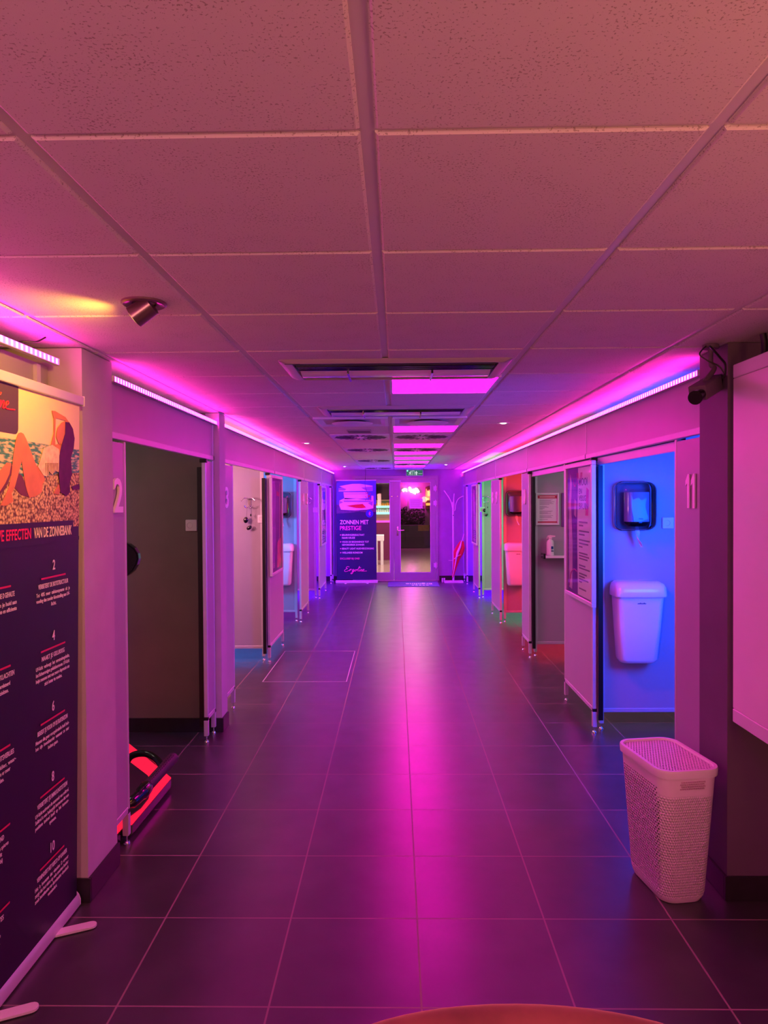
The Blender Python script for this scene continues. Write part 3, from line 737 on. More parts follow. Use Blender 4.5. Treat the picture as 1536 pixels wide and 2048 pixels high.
# ------------------------------------------------------------------ large roll-up banner (left edge)
BX = -1.275; B0, B1 = 2.035, 2.880
def bp(cx, cy, lay=0):       # position measured on the photo enlargement -> point on the banner plane
    p = on(cx/4.096, 740+cy/4.096, 0, BX); return Vector((BX+.0012+lay*.0006, min(max(p.y, B0+.004), B1-.004), p.z))
t = thing('roll_up_banner', 'tall navy roll-up banner with beach photo and numbered texts at the left edge', 'banner', (BX, (B0+B1)/2, 0))
MB().box(BX-.001, BX+.0006, B0, B1, .055, 2.05).build('banner_sheet', 'navy', t)
m = MB(); m.box(BX-.014, BX+.016, B0-.006, B1+.010, 2.046, 2.082, bev=.004); m.build('top_rail', 'alu', t)
MB().box(BX-.014, BX+.017, B1+.010, B1+.014, 2.044, 2.084).build('rail_end_cap', 'white', t)
# base cassette: curved profile
m = MB(); prof = [(-.07, .008), (-.07, .04), (-.055, .058), (-.03, .064), (-.008, .062), (.003, .05), (.010, .03), (.010, .008)]
m.loft([[(BX+a, y, b) for a, b in prof] for y in (B0-.01, B1+.012)]); m.build('base_cassette', 'alu', t, smooth=True)
MB().loft([[(BX+a*1.03, y, b*1.02) for a, b in prof] for y in (B1+.012, B1+.018)]).build('base_end_cap', 'white', t)
MB().cyl((BX-.02, (B0+B1)/2, .06), (BX-.02, (B0+B1)/2, 2.05), .008, seg=10).build('support_pole', 'alu', t)
for yc in (2.245, 2.70):
    m = MB(); pts = [(BX-.16, yc-.035), (BX+.02, yc+.02)]
    d = Vector((.16, .075, 0)).normalized(); n = Vector((-d.y, d.x, 0)); o = Vector((BX+.005, yc, .004))
    out = [o-n*.022-d*.15, o+d*.12-n*.022]+[o+d*.12+d*(.022*math.sin(a))-n*(.022*math.cos(a)) for a in [math.pi*k/8 for k in range(1, 8)]]+[o+d*.12+n*.022, o-d*.15+n*.022]
    m.prism(out, (0, 0, .008)); m.build('foot', 'metal_white', t)
def pg(name, mat, polys, lay):
    m = MB()
    for P0 in polys: m.prism([bp(a, b, lay) for a, b in P0], (.0005, 0, 0))
    return m.build(name, mat, pic)
ztop = 2.046
m = MB(); m.prism([(BX+.0008, B0+.001, 1.60), (BX+.0008, B1-.001, 1.60), (BX+.0008, B1-.001, ztop), (BX+.0008, B0+.001, ztop)], (.0008, 0, 0))
pic = m.build('beach_photo', 'sky_print', t)
zh, zs = 1.868, 1.745
def band(name, mat, z0, z1, lay, y0=B0+.001, y1=B1-.001):
    x = BX+.0016+lay*.0006; return MB().prism([(x, y0, z0), (x, y1, z0), (x, y1, z1), (x, y0, z1)], (.0005, 0, 0)).build(name, mat, pic)
band('sea', 'sea', zs, zh, 0)
m = MB(); x = BX+.0018; top = [(B0+.001, 1.715), (2.2, 1.72), (2.4, 1.725), (2.55, 1.74), (2.7, 1.765), (B1-.001, 1.775)]
m.prism([(x, B0+.001, 1.56)]+[(x, B1-.001, 1.56)]+[(x, a, b) for a, b in top[::-1]], (.0008, 0, 0)); m.build('pebbles', 'pebble', pic)
pg('shaded_leg', 'skin_dark', [[(145, 830), (190, 870), (225, 960), (255, 1045), (180, 1022), (120, 960), (120, 900)], [(0, 990), (60, 880), (100, 760), (104, 830), (75, 930), (0, 1035)]], 3)
pg('legs', 'skin', [[(150, 518), (170, 510), (192, 522), (215, 565), (260, 680), (330, 850), (357, 930), (350, 1000), (300, 1035), (250, 1045), (232, 1000), (215, 940), (198, 850), (180, 745), (160, 830), (128, 960), (104, 1010), (118, 1075), (60, 1112), (14, 1108), (40, 1050), (75, 975), (98, 860), (112, 700), (128, 580)],
    [(0, 830), (58, 757), (96, 762), (82, 850), (50, 925), (0, 1005)], [(300, 790), (335, 780), (365, 860), (372, 905), (355, 935), (325, 850)]], 4)
pg('raised_arm', 'skin', [[(418, 332), (445, 335), (530, 385), (570, 440), (585, 492), (560, 470), (528, 412), (452, 392), (448, 560), (456, 650), (416, 612), (438, 520), (436, 400)]], 5)
pg('face', 'skin', [[(462, 500), (470, 470), (500, 430), (535, 415), (550, 520), (508, 622), (482, 612), (458, 545)]], 5)
pg('hand', 'skin', [[(460, 975), (486, 930), (500, 985), (485, 1022), (445, 1010)]], 5)
pg('shoulder', 'skin', [[(455, 610), (500, 600), (495, 720), (455, 690)]], 5)
pg('fringed_top', 'cream', [[(355, 640), (425, 612), (482, 648), (492, 740), (480, 835), (455, 825), (430, 858), (405, 830), (385, 872), (358, 862), (312, 792), (330, 735)]], 6)
pg('long_hair', 'hair', [[(528, 425), (560, 428), (590, 480), (606, 560), (600, 640), (578, 720), (590, 850), (572, 930), (578, 1000), (548, 1030), (498, 1000), (482, 860), (484, 700), (500, 615), (528, 520)]], 7)
pg('printed_shadow', 'hair', [[(585, 955), (650, 930), (690, 952), (690, 978), (600, 978)]], 7)  # dark shadow drawn into the beach picture, in the hair tone
m = MB()
for k in range(9): m.prism([bp(372+12*k, 760, 8), bp(376+12*k, 760, 8), bp(375+12*k, 890-8*abs(k-4), 8)], (.0004, 0, 0))
m.build('fringes', 'skin_dark', pic)
# logo plate
m = MB(); x = BX+.002
ring = rring(2.22, 1.985, .38, .20, .022, 5); ring = [(min(max(a, B0+.002), 9), b) for a, b in ring]
m.prism([(x, a, min(b, ztop)) for a, b in ring], (.0006, 0, 0)); m.build('logo_plate', 'logo_box', pic)
script_logo(Vector((BX+.0030, 2.07, 1.960)), Y_, Z_, .325, .060, .0026).build('script_lettering', 'textred', pic)
m = MB(); m.box(BX+.0012, BX+.0034, B0+.001, 2.825, 1.505, 1.585); m.box(BX+.0012, BX+.0032, 2.825, B1-.001, 1.505, 1.520); m.build('title_bar', 'navy', t)
zx = BX+.0036
MB().text('POSITIEVE EFFECTEN', (zx, 2.495, 1.530), Y_, Z_, .036, width=.335, align='r').build('title_red', 'textred', t)
MB().text('VAN DE ZONNEBANK', (zx, 2.515, 1.530), Y_, Z_, .036, width=.295).build('title_cream', 'textcream', t)
cols = {2.665: [('2', 'VERBETERT DE BOTSTRUCTUUR', ['Tot  40%  meer  calciumopname  uit  je', 'voeding dan zonder blootstelling aan UV-', 'licht.']),
 ('4', 'MAAKT JE GELUKKIG', ['UV-licht  verhoogt  het  serotoninegehalte,', 'het lichaamseigen gelukshormoon. UV-licht', 'helpt mensen met een zware depressie om', 'zich beter te voelen.']),
 ('6', 'BEREIDT JE VOOR OP DE BUITENZON', ['Mensen die geen voorgebruinde huid heb-', 'ben  zijn  kwetsbaarder  wanneer  ze  naar', 'buiten gaan.']),
 ('8', 'VERBETERT JE IMMUUNSYSTEEM', ['UV-licht activeert de aanmaak van solitrol.', 'Solitrol is een belangrijk hormoon dat een', 'positieve  invloed  heeft  op  het  immuun-', 'systeem.']),
 ('10', 'VERMINDERT HET RISICO OP KANKER', ['Het  is  bewezen  dat  vitamine  D  ervoor', 'zorgt dat het risico op vele soorten kanker', 'zoals borstkanker en darmkanker drastisch', 'vermindert.'])],
 2.270: [('1', 'VERHOOGT JE VITAMINE D GEHALTE', ['Het blootstellen van je huid aan', 'UV-licht is de natuurlijke en efficiente', 'bron.']),
 ('3', 'VERMINDERT HARTKLACHTEN', ['Vitamine D wordt gerelateerd', 'aan hart- en vaatziekten.']),
 ('5', 'HELPT BIJ GEWICHTSVERLIES', ['activeert de schildklier, waar-', 'door vet verbrandt en er meer', 'calorieen worden.']),
 ('7', 'ONTSPANNEND', ['warmte ontspant de spieren', 'waardoor werkt', 'verzachtend bij', 'spierpijn.']),
 ('9', 'HUIDZIEKTES', ['methode om', 'psoriasis te', 'behandelen.'])]}
wt = MB()
for yc, rows in cols.items():
    for k, (n_, hd, ls) in enumerate(rows):
        z = 1.405-.2655*k
        MB().text(n_, (zx, yc, z), Y_, Z_, .036, align='c', squeeze=.78).build('numeral', 'textwhite', t)
        MB().box(zx-.0004, zx+.0004, yc-.095, yc+.095, z-.030, z-.0235).build('pink_bar', 'barred', t)
        wt.text(hd, (zx, yc, z-.062), Y_, Z_, .0165, width=min(.235, .0105*len(hd)), align='c')
        for q, s_ in enumerate(ls):
            full = len(s_) > 30; wt.text(s_, (zx, yc, z-.090-.0215*q), Y_, Z_, .0135, width=.262 if full else .262*len(s_)/40, align='c')
wt.build('body_text', 'textwhite', t)

t.location.x -= .038          # the base stands further back and the sheet leans towards the corridor
for c_ in kids(t):
    if not c_.name.startswith(('base', 'foot')): c_.rotation_euler = (0, math.radians(1.05), 0)

# ------------------------------------------------------------------ blue roll-up banner at the far end
EY = 14.40; ex0, ex1 = -1.20, -.40
t = thing('roll_up_banner', 'blue roll-up banner with tanning bed photo and ZONNEN MET PRESTIGE left of the glass door', 'banner', ((ex0+ex1)/2, EY, 0))
MB().box(ex0, ex1, EY, EY+.002, .075, 2.06).build('banner_sheet', 'navy2', t)
MB().box(ex0-.004, ex1+.004, EY-.012, EY+.014, 2.056, 2.078, bev=.003).build('top_rail', 'alu', t)
m = MB(); m.loft([[(x, EY+a, b) for a, b in prof] for x in (ex0-.02, ex1+.02)]); m.build('base_cassette', 'alu', t, smooth=True)
for x in (ex0+.18, ex1-.18): MB().box(x-.02, x+.02, EY-.13, EY+.12, 0, .008, bev=.003).build('foot', 'metal_white', t)
MB().cyl(((ex0+ex1)/2, EY+.03, .07), ((ex0+ex1)/2, EY+.03, 2.05), .008, seg=10).build('support_pole', 'alu', t)
def E3(u_, v_, k): return Vector((ex0+(ex1-ex0)*u_, EY-.001-.0007*k, v_))
# u 0..1 across; photo enlargement: x 120..1360 -> u ; y 150..1180 -> z 2.07..1.40
def ep(px, py, k): return E3((px-120)/1240, 2.075-(py-150)*.000655, k)
def eg(name, mat, polys, k, par):
    m = MB()
    for q in polys: m.prism([ep(a, b, k) for a, b in q], (0, .0005, 0))
    return m.build(name, mat, par)
M['e_sky'] = P('banner_photo_blue', (76, 84, 190), .45, var=.25, vscale=4); M['e_bed'] = P('printed_bed_white', (222, 206, 232), .45, var=.06, vscale=5)
M['e_bed2'] = P('printed_bed_shade', (150, 120, 190), .45, var=.1); M['e_floor'] = P('printed_floor', (88, 66, 96), .5, var=.3, vscale=20)
pe = eg('bed_photo', 'e_sky', [[(125, 180), (1355, 180), (1355, 1000), (125, 1000)]], 0, t)
eg('printed_ground', 'e_floor', [[(125, 900), (1355, 900), (1355, 1130), (1100, 1150), (820, 1120), (600, 1150), (300, 1170), (125, 1180)]], 1, pe)
eg('printed_bed', 'e_bed', [[(215, 340), (420, 300), (620, 270), (850, 268), (1000, 290), (1250, 330), (1255, 490), (190, 500), (190, 480), (420, 430)],
   [(340, 525), (1090, 525), (1100, 720), (370, 740)], [(215, 780), (380, 700), (1280, 775), (1270, 1020), (1100, 1060), (700, 1085), (260, 1060), (210, 930)], [(1210, 630), (1275, 640), (1275, 780), (1205, 760)]], 2, pe)
eg('printed_bed_shading', 'e_bed2', [[(190, 400), (300, 380), (430, 430), (380, 470), (190, 475)], [(900, 390), (1250, 350), (1252, 485), (1050, 480)], [(350, 570), (1090, 570), (1090, 582), (350, 582)], [(350, 780), (1200, 790), (1180, 830), (350, 820)], [(220, 790), (330, 830), (225, 880)], [(1100, 860), (1255, 800), (1245, 950)]], 3, pe)
eg('red_swoosh', 'red', [[(430, 938), (700, 905), (940, 885), (1050, 1000), (900, 1020), (720, 1010), (560, 975)]], 3, pe)
m = MB(); cc = ep(1150, 1185, 4); m.cyl(cc, cc-Y_*.0006, .074, seg=36); disc = m.build('round_badge', P('badge_blue', (40, 50, 225), .4, var=.05), t)
m = MB(); q = cc-Y_*.0016
for a_, b_ in (((0, -.04), (0, .04)), ((0, .04), (.022, .02)), ((.022, .02), (-.022, -.018)), ((0, -.04), (.022, -.02)), ((.022, -.02), (-.022, .018))):
    m.tube([q+X_*a_[0]+Z_*a_[1], q+X_*b_[0]+Z_*b_[1]], .0038, 6)
m.build('badge_symbol', 'textpink', disc)
u, v = X_, Z_; lx = ex0+.068; yy = EY-.0015
def ty(z): return 2.075-(z-150)*.000655
MB().text('ZONNEN MET', (lx, yy, 1.188), u, v, .082, width=.575).build('headline', 'textwhite', t)
MB().text('PRESTIGE', (lx, yy, 1.070), u, v, .082, width=.43).build('headline_pink', 'textpink', t)
wt, wb = MB(), MB()
for s_, z, wd, bl in (('BRUININGSRESULTAAT', .955, .45, 1), ('NAAR KEUZE', .897, .26, 0), ('VOOR DE BEGINNENDE TOT', .815, .54, 1), ('GEVORDERDE ZONNER', .757, .45, 0), ('BEAUTY LIGHT HUIDVERZORGING', .680, .64, 1), ('WELLNESS RONDOM', .598, .41, 1)):
    wt.text(s_, (lx+.04, yy, z), u, v, .034, width=wd)
    if bl: wb.cyl((lx+.012, yy, z+.017), (lx+.012, yy-.001, z+.017), .012, seg=12)
wt.build('bullet_text', 'textwhite', t); wb.text('EXCLUSIEF BIJ ONS!', (lx, yy, .480), u, v, .034, width=.39); wb.build('bullets_and_footer', 'textpink', t)
script_logo(Vector((lx+.08, yy-.001, .235)), X_, Z_, .47, .095, .0055).build('script_lettering', 'textpink', t)

# ------------------------------------------------------------------ framed posters on the front panels
M['poster_purple'] = P('poster_photo_purple', (120, 62, 150), .4, var=.45, vscale=5); M['poster_light'] = P('poster_light_skin', (216, 178, 200), .4, var=.2, vscale=6)
M['poster_dark'] = P('poster_dark', (60, 34, 74), .4, var=.4, vscale=8); M['poster_text_bg'] = P('poster_pale', (246, 228, 240), .45, var=.03)
def poster(side, y0, y1, z0, z1, label, kind):
    xw = XL+.0285 if side < 0 else XR-.0005; s = 1 if side < 0 else -1       # s: towards the corridor
    if side < 0: xw = XL+.001
    else: xw = XR-.001
    u, n = (Y_, X_) if side < 0 else (-Y_, -X_)
    o = Vector((xw, y0 if side < 0 else y1, z0)); W, H = y1-y0, z1-z0
    t = thing('framed_poster', label, 'poster', (xw, (y0+y1)/2, z0), 'framed posters on the cubicle fronts')
    def bx(m, a0, a1, b0, b1, d0, d1):
        p, q = o+u*a0+Z_*b0+n*d0, o+u*a1+Z_*b1+n*d1
        m.box(*sorted((p.x, q.x)), *sorted((p.y, q.y)), *sorted((p.z, q.z)), bev=.003, seg=1)
    m = MB(); f = .03; D = .032
    bx(m, 0, W, 0, f, 0, D); bx(m, 0, W, H-f, H, 0, D); bx(m, 0, f, f, H-f, 0, D); bx(m, W-f, W, f, H-f, 0, D); m.build('frame', 'alu', t)
    m = MB(); bx(m, f, W-f, f, H-f, .002, .012); sh = m.build('poster_sheet', 'poster_purple', t)
    m = MB(); p = o+n*.024
    m.quad(p+u*f+Z_*f, p+u*(W-f)+Z_*f, p+u*(W-f)+Z_*(H-f), p+u*f+Z_*(H-f)); m.build('glazing', 'poster_glass', t, recalc=False)
    def q2(m, pts, k): m.prism([o+u*(a*W)+Z_*(b*H)+n*(.0125+.0006*k) for a, b in pts], n*.0005)
    if kind == 'text':
        m = MB(); q2(m, [(.42, .035), (.96, .035), (.96, .965), (.44, .965), (.40, .5)], 0); m.build('text_column', 'poster_text_bg', sh)
        m = MB(); q2(m, [(.08, .06), (.2, .05), (.22, .4), (.16, .7), (.2, .86), (.13, .93), (.07, .7)], 0); q2(m, [(.28, .62), (.36, .6), (.37, .72), (.30, .74)], 0); m.build('pale_figure', 'poster_light', sh)
        m = MB()
        for (cx, cz, r_) in ((.5, .93, .05), (.5, .93, .09), (.33, .88, .05)):
            pts = crom([o+u*(cx*W+r_*math.cos(a)*.8)+Z_*(cz*H-abs(math.sin(a))*r_)+n*.0145 for a in [math.pi*k/6 for k in range(7)]], 3); m.tube(pts, .003, 6)
        m.tube(crom([o+u*(.1*W)+Z_*(.07*H)+n*.014, o+u*(.16*W)+Z_*(.17*H)+n*.014, o+u*(.28*W)+Z_*(.21*H)+n*.014, o+u*(.40*W)+Z_*(.20*H)+n*.014]), .004, 6)
        m.build('pink_swirls', 'textpink', sh)
        m = MB(); x_ = .47*W
        for s_, zf, hh, wd in (('MOOI', .835, .055, .24), ('EN', .775, .040, .09), ('VEILIG', .725, .040, .20), ('BRUIN', .665, .045, .26)):
            m.text(s_, o+u*x_+Z_*(zf*H)+n*.0135, u, Z_, hh, width=wd)
        for zf, wd in ((.565, .24), (.54, .12), (.50, .28), (.475, .16), (.435, .30), (.41, .26), (.385, .10), (.34, .24), (.32, .28), (.30, .24), (.25, .18), (.23, .30), (.19, .22), (.17, .16), (.15, .26), (.13, .08), (.08, .2)):
            m.box(*sorted(((o+n*.0132).x, (o+n*.0138).x)), *sorted(((o+u*x_).y, (o+u*(x_+wd)).y)), o.z+zf*H, o.z+zf*H+.011)
        m.build('blurred_text', 'ink_grey', sh)
        m = MB(); q2(m, [(.70, .62), (.80, .62), (.82, .80), (.74, .82)], 0.2); m.build('pink_accent', 'textpink', sh)
    elif kind == 'figure':
        m = MB(); q2(m, [(.10, .62), (.22, .94), (.40, .95), (.50, .80), (.42, .55), (.46, .30), (.36, .08), (.14, .07), (.2, .3), (.14, .5)], 0); m.build('pale_figure', P('poster_lilac', (168, 110, 205), .4, var=.3, vscale=5), sh)
        m = MB(); q2(m, [(.55, .05), (.92, .05), (.93, .34), (.85, .36), (.70, .33), (.6, .31)], 0); q2(m, [(.08, .33), (.2, .34), (.2, .52), (.08, .50)], 0); m.build('warm_figure', P('poster_warm', (220, 130, 130), .45, var=.4, vscale=12), sh)
        m = MB(); q2(m, [(.56, .80), (.80, .79), (.80, .83), (.56, .85)], 1); m.build('magenta_bar', 'crimson', sh)
        m = MB(); q2(m, [(.78, .36), (.84, .36), (.90, .93), (.84, .95)], 1); m.build('pink_stripe', 'poster_light', sh)
        m = MB()
        for k in range(3): m.box(*sorted(((o+n*.0136).x, (o+n*.0142).x)), *sorted(((o+u*(.12*W)).y, (o+u*(.36*W)).y)), o.z+(.07+.018*k)*H, o.z+(.075+.018*k)*H)
        m.build('small_text', 'textwhite', sh)
    else:
        m = MB(); q2(m, [(.1, .05), (.9, .05), (.88, .30), (.6, .5), (.5, .9), (.2, .93)], 0); m.build('pale_shape', 'poster_light', sh)
        m = MB(); q2(m, [(.55, .55), (.9, .5), (.9, .9), (.6, .93)], 0); m.build('dark_shape', 'poster_dark', sh)
        m = MB()
        for k in range(5): m.box(*sorted(((o+n*.0136).x, (o+n*.0142).x)), *sorted(((o+u*(.15*W)).y, (o+u*(.8*W)).y)), o.z+(.10+.03*k)*H, o.z+(.112+.03*k)*H)
        m.build('blurred_text', 'ink', sh)
    return t
poster(1, 4.945+.03, 5.73+.03, .905, 1.925, 'framed poster with a pale text column on the right panel beside the blue cubicle', 'text')
poster(-1, 7.31, 8.02, .885, 1.925, 'framed purple poster with figures on the left panel after the pinkish cubicle', 'figure')
poster(-1, 12.22, 13.02, .885, 1.915, 'small-looking framed poster far down the left row, near the blue banner', 'x')
poster(1, 12.13, 12.90, .885, 1.925, 'framed poster seen edge-on far down the right row before the green cubicle', 'x')

# ------------------------------------------------------------------ wall bins and towel dispensers
def wall_bin(label):
    t = thing('wall_bin', label, 'bin', (0, 0, 0), 'white wall-mounted waste bins')
    H, D = .575, .21; rings = []
    for z, w_, d_, r in ((0, .235, .130, .05), (.006, .25, .140, .055), (.03, .272, .155, .05), (.25, .300, .175, .045), (.475, .325, .195, .04)):
        rings.append([(a, b, z) for a, b in [(x, min(y, 0)) for x, y in rring(0, -d_/2, w_, d_, r, 5)]])
    MB().loft(rings).build('bin_body', 'white_gloss', t, smooth=True)
    rings = []
    for z, w_, d_, r in ((.472, .352, .212, .045), (.480, .358, .216, .045), (.535, .352, .210, .05), (.560, .335, .190, .05), (.575, .29, .15, .05)):
        rings.append([(a, min(b, 0), z) for a, b in rring(0, -d_/2, w_, d_, r, 5)])
    MB().loft(rings).build('lid', 'white_gloss', t, smooth=True)
    m = MB()
    for k in range(7): m.box(-.029+.0085*k, -.023+.0085*k, -.1925, -.1885, .424, .430+.002*(k % 3))
    m.build('maker_mark', 'ink', t)
    return t
def dispenser(label):
    t = thing('towel_dispenser', label, 'dispenser', (0, 0, 0), 'smoked paper towel dispensers')
    MB().box(-.115, .115, -.012, 0, .01, .335, bev=.005).build('back_plate', 'panel_dark', t)
    rings = []
    def rr(y, k, z0=0.0): return [(a, y, b) for a, b in rring(0, .175, .262-2*k, .350-2*k, .06-k*.5, 6)]
    m = MB(); m.loft([rr(-.013, 0), rr(-.10, .003), rr(-.150, .012), rr(-.172, .030), rr(-.180, .055)], cap0=False); m.build('smoked_cover', 'smoke_glass', t, smooth=True)
    m = MB(); m.loft([rr(-.008, 0), rr(-.022, -.002), rr(-.024, .004)], cap0=False, cap1=False); m.build('rim', 'gloss_black', t, smooth=True)
    MB().cyl((0, -.09, .065), (0, -.09, .272), .084, seg=36).build('paper_roll', 'paper', t, smooth=True)
    MB().lathe([(.0, .03), (.06, .035), (.085, .058), (.085, .066), (0, .064)], (0, -.09, 0), 30).build('roll_holder', 'gloss_black', t, smooth=True)
    m = MB(); rr_ = []
    for z, w_, tw, dx in ((.04, .010, 0, 0), (-.01, .020, .4, .006), (-.05, .022, 1.0, .012), (-.085, .035, 1.5, .026), (-.115, .010, 1.8, .040)):
        c_, s_ = math.cos(tw), math.sin(tw); rr_.append([(dx+a*c_-b*s_, -.09+a*s_+b*c_, z) for a, b in ((-w_, -.003), (0, .006), (w_, -.003), (w_, .0), (0, .010), (-w_, 0))])
    m.loft(rr_); m.build('torn_paper_end', 'paper', t)
    m = MB()
    for k in range(4): m.box(-.014+.0075*k, -.009+.0075*k, -.1815, -.180, .085, .090)
    m.build('maker_mark', 'ink', t)
    return t
p = on(1275, 1325, 1, 5.06)
WB = wall_bin('large white waste bin glowing blue on the partition of the nearest right cubicle'); place(WB, (p.x, 5.159, p.z))
pb = on(1268+6, 1062, 1, 5.06); WD = dispenser('smoked towel dispenser above the blue-lit waste bin'); place(WD, (pb.x, 5.159, pb.z))
pr = on(1010, 1163, 1, 9.6); place(copy_tree(WB), (pr.x+.17, 9.739, p.z), 0, 'waste bin glowing red in the red cubicle')
pr = on(1014, 1033, 1, 9.6); place(copy_tree(WD), (pr.x+.13, 9.739, pb.z), 0, 'towel dispenser in the red cubicle')
pl = on(586, 1163, 1, 9.7); place(copy_tree(WB), (pl.x-.17, 9.859, p.z), 0, 'pale waste bin in the light blue cubicle on the left')
pl = on(579, 1033, 1, 9.7); place(copy_tree(WD), (pl.x-.13, 9.859, pb.z), 0, 'towel dispenser in the light blue cubicle on the left')

# sockets
def socket(label):
    t = thing('wall_socket', label, 'socket', (0, 0, 0), 'white wall sockets')
    MB().box(-.041, .041, -.016, 0, -.041, .041, bev=.006, seg=3).build('cover_plate', 'white', t)
    MB().lathe([(.0, .002), (.019, .002), (.0205, -.0015)], (-.008, -.0165, 0), 26, axis='Y').build('socket_well', 'ink_grey', t, smooth=True)
    return t
q = on(381, 1051, 1, 5.09); SO = socket('socket on the dark wall of cubicle 2, left'); place(SO, (q.x, 5.119, q.z))
for px, py, Y, l in ((523, 1038, 7.40, 'pinkish wall socket beside the hanging goggles'), (631, 1020, 12.22, 'violet-lit socket far down the left row'), (1337, 1046, 5.14, 'blue-lit socket at the edge of the panel numbered 11'), (965, 1019, 12.18, 'green-lit socket in the green cubicle')):
    q = on(px, py, 1, Y); place(copy_tree(SO), (q.x, {7.40: 7.419, 12.22: 12.239, 5.14: 5.159, 12.18: 12.199}[Y], q.z), 0, l)

# coat hooks
def hook(label):
    t = thing('coat_hook', label, 'hook', (0, 0, 0), 'chrome double coat hooks')
    m = MB(); m.box(-.016, .016, -.006, 0, -.06, .035, bev=.002); m.build('back_plate', 'chrome', t)
    m = MB()
    for s in (-1, 1):
        m.tube(crom([(0, -.004, .02), (s*.02, -.045, .035), (s*.045, -.06, .032), (s*.07, -.068, .012)]), [.008, .008]+[.0075]*20, 10) if False else m.tube(crom([(0, -.004, .02), (s*.02, -.045, .035), (s*.045, -.06, .032), (s*.07, -.068, .012)]), .0075, 10)
        m.lathe([(0, -.010), (.010, 0), (0, .010)], (s*.071, -.068, .010), 12)
    m.build('upper_arm', 'chrome', t, smooth=True)
    m = MB()
    for s in (-1, 1): m.tube(crom([(0, -.004, -.04), (s*.012, -.03, -.062), (s*.032, -.045, -.06), (s*.042, -.05, -.042)]), .006, 10)
    m.build('lower_arm', 'chrome', t, smooth=True)
    return t
q = on(497, 1003, 1, 7.37); HK = hook('chrome coat hook with goggles hanging from it in the pinkish cubicle'); hk1 = Vector((q.x, 7.419, q.z)); place(HK, hk1)
q = on(972, 998, 1, 12.17); hk2 = Vector((q.x, 12.199, q.z)); place(copy_tree(HK), hk2, 0, 'coat hook in the green cubicle')
q = on(616, 1000, 1, 12.2); place(copy_tree(HK), (q.x, 12.239, q.z), 0, 'coat hook half hidden behind the panel with numbers 4 and 5')
def goggles(o, sc, label):
    t = thing('tanning_goggles', label, 'goggles', o, 'hanging tanning goggles')
    m = MB(); m.tube([o+Vector((-.014, 0, 0)), o+Vector((-.018, 0, -.10*sc))], .0012, 6); m.tube([o+Vector((.03, 0, .004)), o+Vector((.032, 0, -.14*sc)), o+Vector((.026, 0, -.20*sc))], .0012, 6); m.build('elastic', 'black', t)
    for a, b, rx, rz, tilt in ((-.028, -.125, .024, .032, .1), (.006, -.205, .030, .020, -.6)):
        m = MB(); c_ = o+Vector((a, 0, b*sc)); m.lathe([(0, -.012), (.6, -.010), (.95, -.003), (1, .003), (.8, .008), (0, .010)], (0, 0, 0), 24, axis='Y')
        mt = Matrix.Translation(c_) @ Matrix.Rotation(tilt, 4, 'Y') @ Matrix.Diagonal((rx, 1, rz, 1)); bmesh.ops.transform(m.bm, matrix=mt, verts=m.bm.verts); m.build('eye_cup', 'gloss_black', t, smooth=True)
    m = MB(); m.lathe([(0, -.018), (.008, 0), (0, .018)], o+Vector((.024, 0, -.075*sc)), 12); m.build('cord_stopper', 'gloss_black', t, smooth=True)
goggles(hk1+Vector((-.003, -.045, -.066)), 1.0, 'pair of black goggles dangling from the hook in the pinkish cubicle')
goggles(hk2+Vector((0, -.045, -.066)), 1.0, 'pair of goggles dangling in the green cubicle')

# grey cubicle: framed notice, shelf with bottle
a, b = on(1071.5, 986, 1, 7.58), on(1118.5, 1050, 1, 7.58)
nx0, nx1, nz0, nz1 = a.x, b.x, b.z, a.z
t = thing('framed_notice', 'white-framed notice with crimson header and lines of print on the grey partition', 'notice', ((nx0+nx1)/2, 7.598, nz0))
m = MB(); f = .018
for q in ((nx0, nx1, nz0, nz0+f), (nx0, nx1, nz1-f, nz1), (nx0, nx0+f, nz0+f, nz1-f), (nx1-f, nx1, nz0+f, nz1-f)): m.box(q[0], q[1], 7.575, 7.599, q[2], q[3], bev=.002, seg=1)
m.build('frame', 'white', t); MB().box(nx0+f, nx1-f, 7.592, 7.598, nz0+f, nz1-f).build('sheet', 'paper', t)
ix0, ix1 = nx0+.022, nx1-.022; hw = ix1-ix0
m = MB(); m.box(ix0, ix1, 7.589, 7.592, nz1-.058, nz1-.026); m.build('crimson_header', 'crimson', t); MB().box(ix0, ix1, 7.589, 7.592, nz0+.024, nz0+.038).build('crimson_footer', 'crimson', t)
m = MB(); m.box(ix0+.02, ix1-.02, 7.5885, 7.589, nz1-.046, nz1-.038); m.build('blurred_heading', 'textwhite', t)
m = MB(); z = nz1-.075
for k, wd in enumerate((.8, .7, .9, .75, .85, .6, 0, .45, .55, .3, .2, 0, .8, .72, .5, .7, 0, .82, .7, .76, 0, .5)):
    if wd: m.box(ix0+.02, ix0+.02+(hw-.03)*wd, 7.591, 7.592, z, z+.0035)
    z -= .0098
m.build('blurred_text', 'ink_grey', t)
t = thing('wall_picture', 'purple edge of another wall picture to the right of the framed notice', 'picture', (nx1+.05, 7.598, 1.5)); q = on(1126, 1005, 1, 7.58)
MB().box(nx1+.03, nx1+.30, 7.585, 7.599, on(0, 1060, 1, 7.58).z, nz1, bev=.002).build('frame', P('purple_board', (120, 60, 150), .5), t)
a = on(1091, 1112, 1, 7.46); sz = a.z
t = thing('wall_shelf', 'small white shelf on the grey partition', 'shelf', (a.x+.2, 7.52, sz-.02))
MB().box(a.x, a.x+.42, 7.44, 7.599, sz-.022, sz+.0, bev=.003).build('shelf_board', 'white', t)
MB().box(a.x-.02, a.x, 7.45, 7.599, sz-.03, sz+.025, bev=.004).build('side_bracket', 'gloss_black', t)
